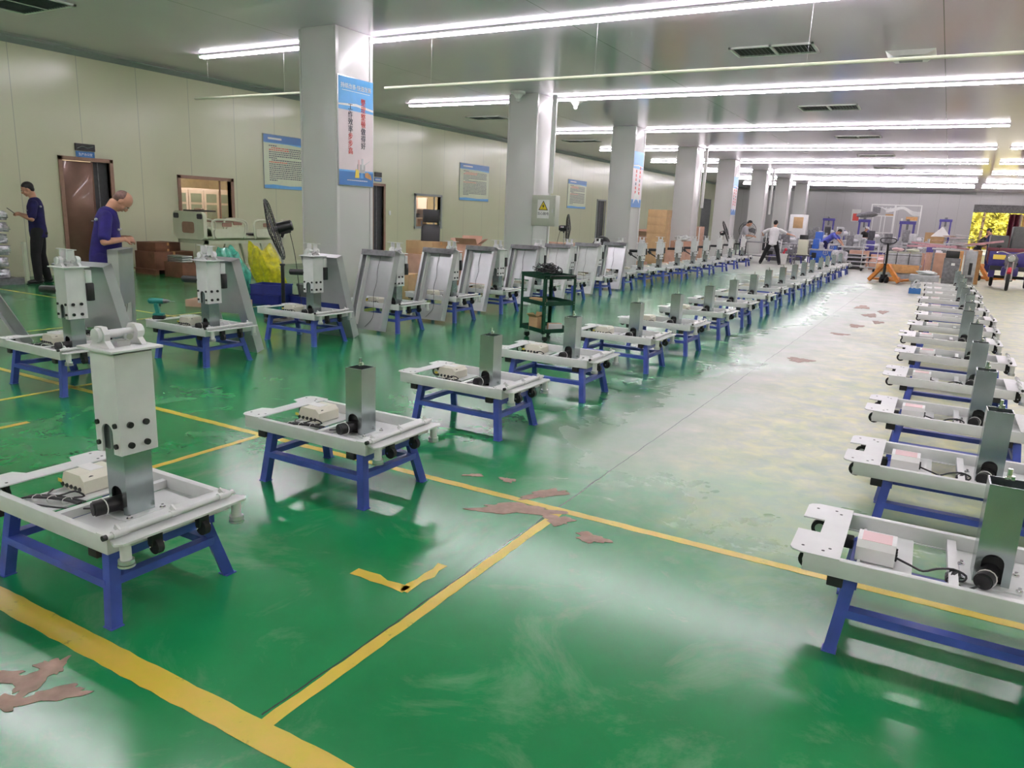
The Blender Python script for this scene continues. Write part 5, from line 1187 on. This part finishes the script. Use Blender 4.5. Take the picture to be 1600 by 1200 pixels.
for i in range(2): tag(blob('folded_bag', (-1.3+i*.4, 26.2, .85), (.16, .14, .06), 'label_pink' if i == 0 else 'poster_cream', 83+i, ('pink', 'cream')[i]+' folded bag on the strapped crates', 'bag', amp=.2))
tag(MB().bb(-1.80, -.63, 25.72, 25.76, .22, .47, None, .004).build('wooden_board', 'orange_wood'), 'long orange wooden board along the front of the strapped crates', 'board')
pt = thing('crate_platform', 'grey steel platform under the strapped crates', 'platform', (-1.2, 26.2, 0))
MB().bb(-.62, .62, -.4, .4, .40, .455, None, .01).bb(-.6, .6, -.38, .38, .02, .22, None, .01).build('platform_body', 'machine_light', pt)
for sx in (-1, 1):
    for sy in (-1, 1): MB().bb(sx*.55-.03, sx*.55+.03, sy*.33-.03, sy*.33+.03, 0, .42).build('leg', 'machine_light', pt)
ho = thing('hose_reel_cart', 'small steel trolley with an upright bar left of the strapped crates', 'trolley', (-2.35, 29.8, 0))
MB().bb(-.25, .25, -.2, .2, .12, .15).bb(-.25, .25, -.2, .2, .30, .33).bb(-.25, .25, -.2, .2, .48, .51).build('trolley_deck', 'machine_light', ho); MB().bar((-.25, .2, .1), (-.25, .2, .95), .03, .03).bar((.25, .2, .1), (.25, .2, .95), .03, .03).bar((-.25, .2, .93), (.25, .2, .93), .03, .03).build('push_bar', 'steel', ho)
for sx in (-1, 1):
    for sy in (-1, 1): MB().cyl((sx*.2-.02, sy*.16, .05), (sx*.2+.02, sy*.16, .05), .05).build('wheel', 'rubber', ho)
def pallet_jack(x, y, rz, label):
    r = thing('pallet_jack', label, 'pallet jack', (x, y, 0), rz)
    for s in (-1, 1): MB().bb(s*.30-.09, s*.30+.09, .12, 1.25, .06, .12, None, .01).build('fork', 'orange_paint', r)
    MB().bar((-.44, -.06, .05), (-.06, -.06, .50), .09, .10).bar((.44, -.06, .05), (.06, -.06, .50), .09, .10).bb(-.10, .10, -.10, .10, .44, .54, None, .01).bb(-.44, .44, .02, .16, .06, .12).build('fork_frame', 'orange_paint', r)
    MB().cyl((0, -.10, .10), (0, -.10, .55), .04).bb(-.06, .06, -.16, .0, .12, .24).build('pump', 'black', r)
    for s in (-1, 1): MB().cyl((s*.04, -.05, .09), (s*.10, -.05, .09), .09, n=20).build('steer_wheel', 'rubber', r)
    MB().bar((0, -.06, .45), (0, -.10, 1.12), .045, .045).build('tiller', 'black', r)
    MB().tube([(0, -.10, 1.10), (-.16, -.11, 1.12), (-.23, -.12, 1.18), (-.20, -.12, 1.24), (0, -.12, 1.26), (.20, -.12, 1.24), (.23, -.12, 1.18), (.16, -.11, 1.12), (0, -.10, 1.10)], .016).build('tiller_loop', 'black', r)
    for s in (-1, 1): MB().cyl((s*.27-.03, 1.18, .04), (s*.27+.03, 1.18, .04), .038).build('load_roller', 'rubber', r)
    return r
pallet_jack(-1.40, 24.0, R(-25), 'orange pallet jack with a black loop handle in the aisle')
pallet_jack(1.0, 28.6, R(-40), 'second pallet jack, dark, beyond the grey column at the right')
# end of the right row: grey cabinet, lift column, long white base, table with pink beams
gc = thing('grey_cabinet', 'grey steel cabinet with a small white label at the end of the right-hand row', 'cabinet', (.17, 22.0, 0))
MB().bb(-.18, .18, -.15, .15, .04, .86, None, .008).bb(-.16, .16, -.13, .13, 0, .04).build('cabinet_body', 'machine_grey', gc); MB().bb(-.16, .14, -.13, .13, .86, 1.04, 'black', .01).build('cabinet_top', None, gc); MB().bb(-.01, .07, -.153, -.15, .68, .74).build('cabinet_label', 'sign_white', gc)
wb_ = thing('long_white_base', 'long pale grey steel base under a padded bundle, at the end of the right row', 'base', (-.35, 21.5, 0))
MB().bb(-.35, .30, -.25, .25, .26, .42, None, .01).build('base_body', 'machine_light', wb_)
for sx in (-.28, .24):
    for sy in (-1, 1): MB().bb(sx-.02, sx+.02, sy*.2-.02, sy*.2+.02, 0, .26).build('leg', 'machine_light', wb_)
blob('padded_bundle', (-.32, 21.5, .42), (.22, .16, .06), 'bag_clear', 91, 'pink and white padded bundle on the long pale base', 'bundle', amp=.2)
bp_ = thing('blue_parts_bin', 'small blue bin with white fittings on the floor left of the right-hand row end', 'bin', (-.52, 20.7, 0))
MB().bb(-.13, .13, -.10, .10, 0, .008).bb(-.13, .13, -.10, -.09, 0, .13).bb(-.13, .13, .09, .10, 0, .13).bb(-.13, -.12, -.1, .1, 0, .13).bb(.12, .13, -.1, .1, 0, .13).build('bin_shell', 'sign_blue', bp_)
tag(MB().tube([(-.60, 20.68, .02), (-.55, 20.7, .30), (-.45, 20.72, .28), (-.50, 20.7, .10), (-.42, 20.66, .25), (-.60, 20.7, .20)], .022).build('white_fitting', 'powder_white'), 'white metal fitting standing in the small blue bin', 'fitting')
lc = thing('lift_machine', 'grey vertical lift column machine right of the grey cabinet', 'machine', (.58, 22.5, 0))
MB().bb(-.13, .13, -.15, .15, .06, 1.05, None, .01).bb(-.18, .18, -.22, .22, 0, .08, None, .01).build('lift_body', 'machine_light', lc); MB().bb(-.02, .05, -.16, -.15, .45, .75).build('control_slot', 'black', lc); MB().bb(-.10, .10, -.17, -.15, .28, .40).build('lift_carriage', 'machine_grey', lc)
tb_ = table('worktable', 'grey worktable carrying pink beams and loose sheets at the right', .15, 24.6, 1.0, .8, 1.03, 'machine_light', 'machine_grey')
for i, (p0, p1, lb) in enumerate((((-1.0, 24.6, 1.06), (.25, 24.35, 1.10), 'pink wooden beam sticking out left over the worktable'), ((.0, 24.75, 1.07), (1.35, 25.3, 1.30), 'pink wooden beam rising to the right off the worktable'), ((.55, 24.5, 1.05), (-.9, 24.9, 1.16), 'pink wooden beam lying across the middle of the worktable'))):
    tag(MB().bar(p0, p1, .07, .05).build('wooden_beam', 'pink_wood'), lb, 'beam')
rn = random.Random(5)
for i in range(9):
    o = MB().box((0, 0, 0), (rn.uniform(.25, .5), rn.uniform(.2, .4), .012), (rn.uniform(-.06, .06), rn.uniform(-.05, .05), rn.uniform(0, 3))).build('loose_sheet', ['sign_white', 'machine_light', 'label_pink', 'cardboard_pink'][i % 4])
    o.location = (rn.uniform(-.2, .5), rn.uniform(24.55, 24.9), 1.14+.034*i); tag(o, '%s sheet in the loose heap on the grey worktable, %s from the bottom' % (['white', 'grey', 'pink', 'brown'][i % 4], ORD[i]), 'sheet', 'loose sheets on the grey worktable')
tag(MB().prism([(-.25, 0), (.25, 0), (.02, .30)], -.01, .01, 'xz').xf(Matrix.Translation((-.2, 25.2, 1.35)) @ Matrix.Rotation(R(-15), 4, 'X')).build('white_sheet', 'sign_white'), 'white folded sheet standing peaked on the heap', 'sheet')
carton(.73, 26.5, 0, .38, .45, 1.0, .1, 'tall orange-brown carton right of the lift machine', 'orange_wood', tape=False)
carton(.28, 26.6, 0, .38, .4, .95, .0, 'orange-brown carton directly behind the lift machine', 'orange_wood', tape=False)

# tricycle truck
tr = thing('cargo_tricycle', 'purple three-wheeled cargo cycle facing the camera with a dark red load bed', 'tricycle', (1.56, 24.35, 0), R(-4))
def wheel(x, y, r_, w_, par, nm='wheel'):
    o = MB().tube([(x, y+r_*.86*math.cos(a), r_+r_*.86*math.sin(a)) for a in [2*math.pi*k_/28 for k_ in range(29)]], r_*.16, n=8, smooth=0).build(nm, 'tyre', par)
    MB().cyl((x-w_, y, r_), (x+w_, y, r_), r_*.16).tube([(x, y+r_*.72*math.cos(a), r_+r_*.72*math.sin(a)) for a in [2*math.pi*k_/24 for k_ in range(25)]], .012, n=5, smooth=0).build('wheel_rim', 'steel', o)
    m = MB()
    for k_ in range(10): m.cyl((x, y, r_), (x, y+r_*.72*math.cos(k_*.628), r_+r_*.72*math.sin(k_*.628)), .004, n=4)
    m.build('wheel_spokes', 'steel', o)
wheel(0, 0, .27, .05, tr, 'front_wheel'); wheel(-.42, 1.75, .27, .06, tr, 'rear_wheel'); wheel(.42, 1.75, .27, .06, tr, 'rear_wheel')
MB().bar((-.07, -.02, .28), (-.05, .16, .86), .035, .035).bar((.07, -.02, .28), (.05, .16, .86), .035, .035).build('fork', 'chrome', tr)
MB().tube([(0, -.20, .48), (0, -.06, .585), (0, .14, .55), (0, .26, .40)], .055, n=8).build('mudguard', 'red_paint', tr)
MB().sph((0, .10, .86), (.10, .09, .10), 16).cyl((0, .02, .86), (0, .0, .86), .08).build('headlamp', 'chrome', tr)
MB().prism([(-.12, .58), (.12, .58), (.16, .86), (.08, .98), (-.08, .98), (-.16, .86)], .14, .22, 'xz').build('front_cowl', 'machine_grey', tr)
MB().tube([(-.36, .30, 1.00), (-.24, .20, 1.04), (-.06, .20, .98), (.06, .20, .98), (.24, .20, 1.04), (.36, .30, 1.00)], .014).build('handlebar', 'chrome', tr)
for s in (-1, 1): MB().cyl((s*.30, .25, 1.02), (s*.33, .24, 1.14), .006).sph((s*.34, .24, 1.17), (.06, .015, .035), 12).build('mirror', 'black', tr)
MB().bb(-.20, .20, .30, .80, .38, .62, None, .04).bar((0, .16, .80), (0, .45, .45), .07, .07).build('engine_cover', 'purple_steel', tr)
MB().sph((0, .72, .70), (.18, .28, .07), 16).build('seat', 'black', tr)
MB().bb(-.55, .55, .95, 1.02, .62, 1.02, None, .01).bb(-.45, -.15, .93, .95, .80, .93, 'label_yellow').build('front_panel', 'purple_steel', tr)
MB().bb(-.58, .58, 1.02, 2.5, .66, .72, None, .01).bb(-.60, -.56, .98, 2.5, .72, 1.06).bb(.56, .60, .98, 2.5, .72, 1.06).bb(-.60, .60, 2.46, 2.5, .72, 1.06).build('load_bed', 'dark_red', tr)
MB().bb(-.62, .62, .96, 1.0, 1.02, 1.12, None, .01).build('bed_headboard', 'dark_red', tr)
MB().bb(-.48, .48, .8, 2.3, .50, .62).bb(-.40, .40, 1.70, 1.80, .24, .32).build('chassis', 'black', tr)
MB().bb(-.50, -.35, -.0+.85, .95, .30, .62, None, .02).bb(.35, .50, .85, .95, .30, .62, None, .02).build('leg_guard', 'purple_steel', tr)
for i, (x0, x1, y0, h, lb) in enumerate(((-.70, -.25, 25.6, .72, 'left'), (-.18, .30, 25.7, .98, 'right'))):
    tag(MB().bb(1.75+x0, 1.75+x1, y0, y0+.8, .72, .74+h, None, .03).build('dark_container', 'bucket_grey'), 'dark container riding on the tricycle load bed, the %s one' % lb, 'container', 'containers on the tricycle')
# gate: dark lintel, folded red doors, people already placed; yard beyond
gt = thing('folding_gate', 'dark red folding gate leaves stacked at the right of the far opening', 'gate', (3.35, YF+.08, 0))
for i in range(5): MB().box((i*.14, 0, 1.4), (.05, .30, 2.78), (0, 0, R(20 if i % 2 else -20))).build('gate_leaf', 'dark_red', gt)
tag(MB().bb(1.2, 5.6, YF-.12, YF-.005, 2.85, 3.35).build('gate_shutter_box', 'machine_grey'), 'dark shutter housing across the top of the far opening', 'shutter box')
tag(MB().bb(4.05, 5.55, YF+.02, YF+.10, 0, 2.8).build('board_panel', 'orange_wood'), 'orange wooden panel closing the right part of the far opening', 'panel')
es = thing('exit_lamp', 'small round red and white lamp above the far opening', 'lamp', (2.1, YF-.06, 3.12)); MB().cyl((0, -.03, 0), (0, .02, 0), .10).build('lamp_body', 'red_paint', es); MB().cyl((0, -.035, 0), (0, -.03, 0), .05).build('lamp_lens', 'sign_white', es)
struct(MB().bb(-30, 40, YF+.2, 110, -.25, -.01).build('ground_outside', 'concrete'))
# trees and hedge outside
hg = bmesh.new(); bmesh.ops.create_grid(hg, x_segments=90, y_segments=40, size=1.); rr_ = random.Random(77)
for v in hg.verts: v.co = Vector((v.co.x*16+3, 84+rr_.uniform(-.5, .5)-1.5*math.cos(v.co.y*1.5), (v.co.y+1)*4.2+rr_.uniform(-.15, .15)))
hm_ = MB(); hm_.bm.free(); hm_.bm = hg
bmesh.ops.solidify(hg, geom=hg.faces[:], thickness=-1.5)
tag(hm_.build('hedge', 'leaf'), 'tall sunlit hedge closing the view behind the trees outside', 'hedge')
def tree(x, y, h, r_, seed, label):
    rr = random.Random(seed); r = thing('tree', label, 'tree', (x, y, 0))
    MB().cyl((0, 0, 0), (.1, 0, h*.6), .14, .08).build('trunk', 'bark', r)
    m = MB()
    for i in range(420):
        a, b_, q = rr.uniform(0, 6.28), rr.uniform(-1, 1), rr.uniform(.5, 1)**.4
        s_ = math.sqrt(1-b_*b_); c = Vector((r_*q*s_*math.cos(a), r_*q*s_*math.sin(a), h*.55+h*.5*q*b_))
        m.box(c, (rr.uniform(.12, .32), rr.uniform(.10, .22), .012), (rr.uniform(-1.2, 1.2), rr.uniform(-1.2, 1.2), rr.uniform(0, 3)))
    m.build('foliage', 'leaf', r)
for i, (x, y, h, r_) in enumerate(((.3, 70, 4.6, 1.9), (4.6, 71, 5.0, 2.0), (2.3, 76, 7.5, 2.4), (8.6, 77, 5.5, 2.2), (-3.4, 76, 6.5, 2.4))): tree(x, y, h, r_, 100+i, 'sunlit green tree outside the far opening, %s from the left' % ('second', 'fourth', 'third', 'fifth', 'first')[i])
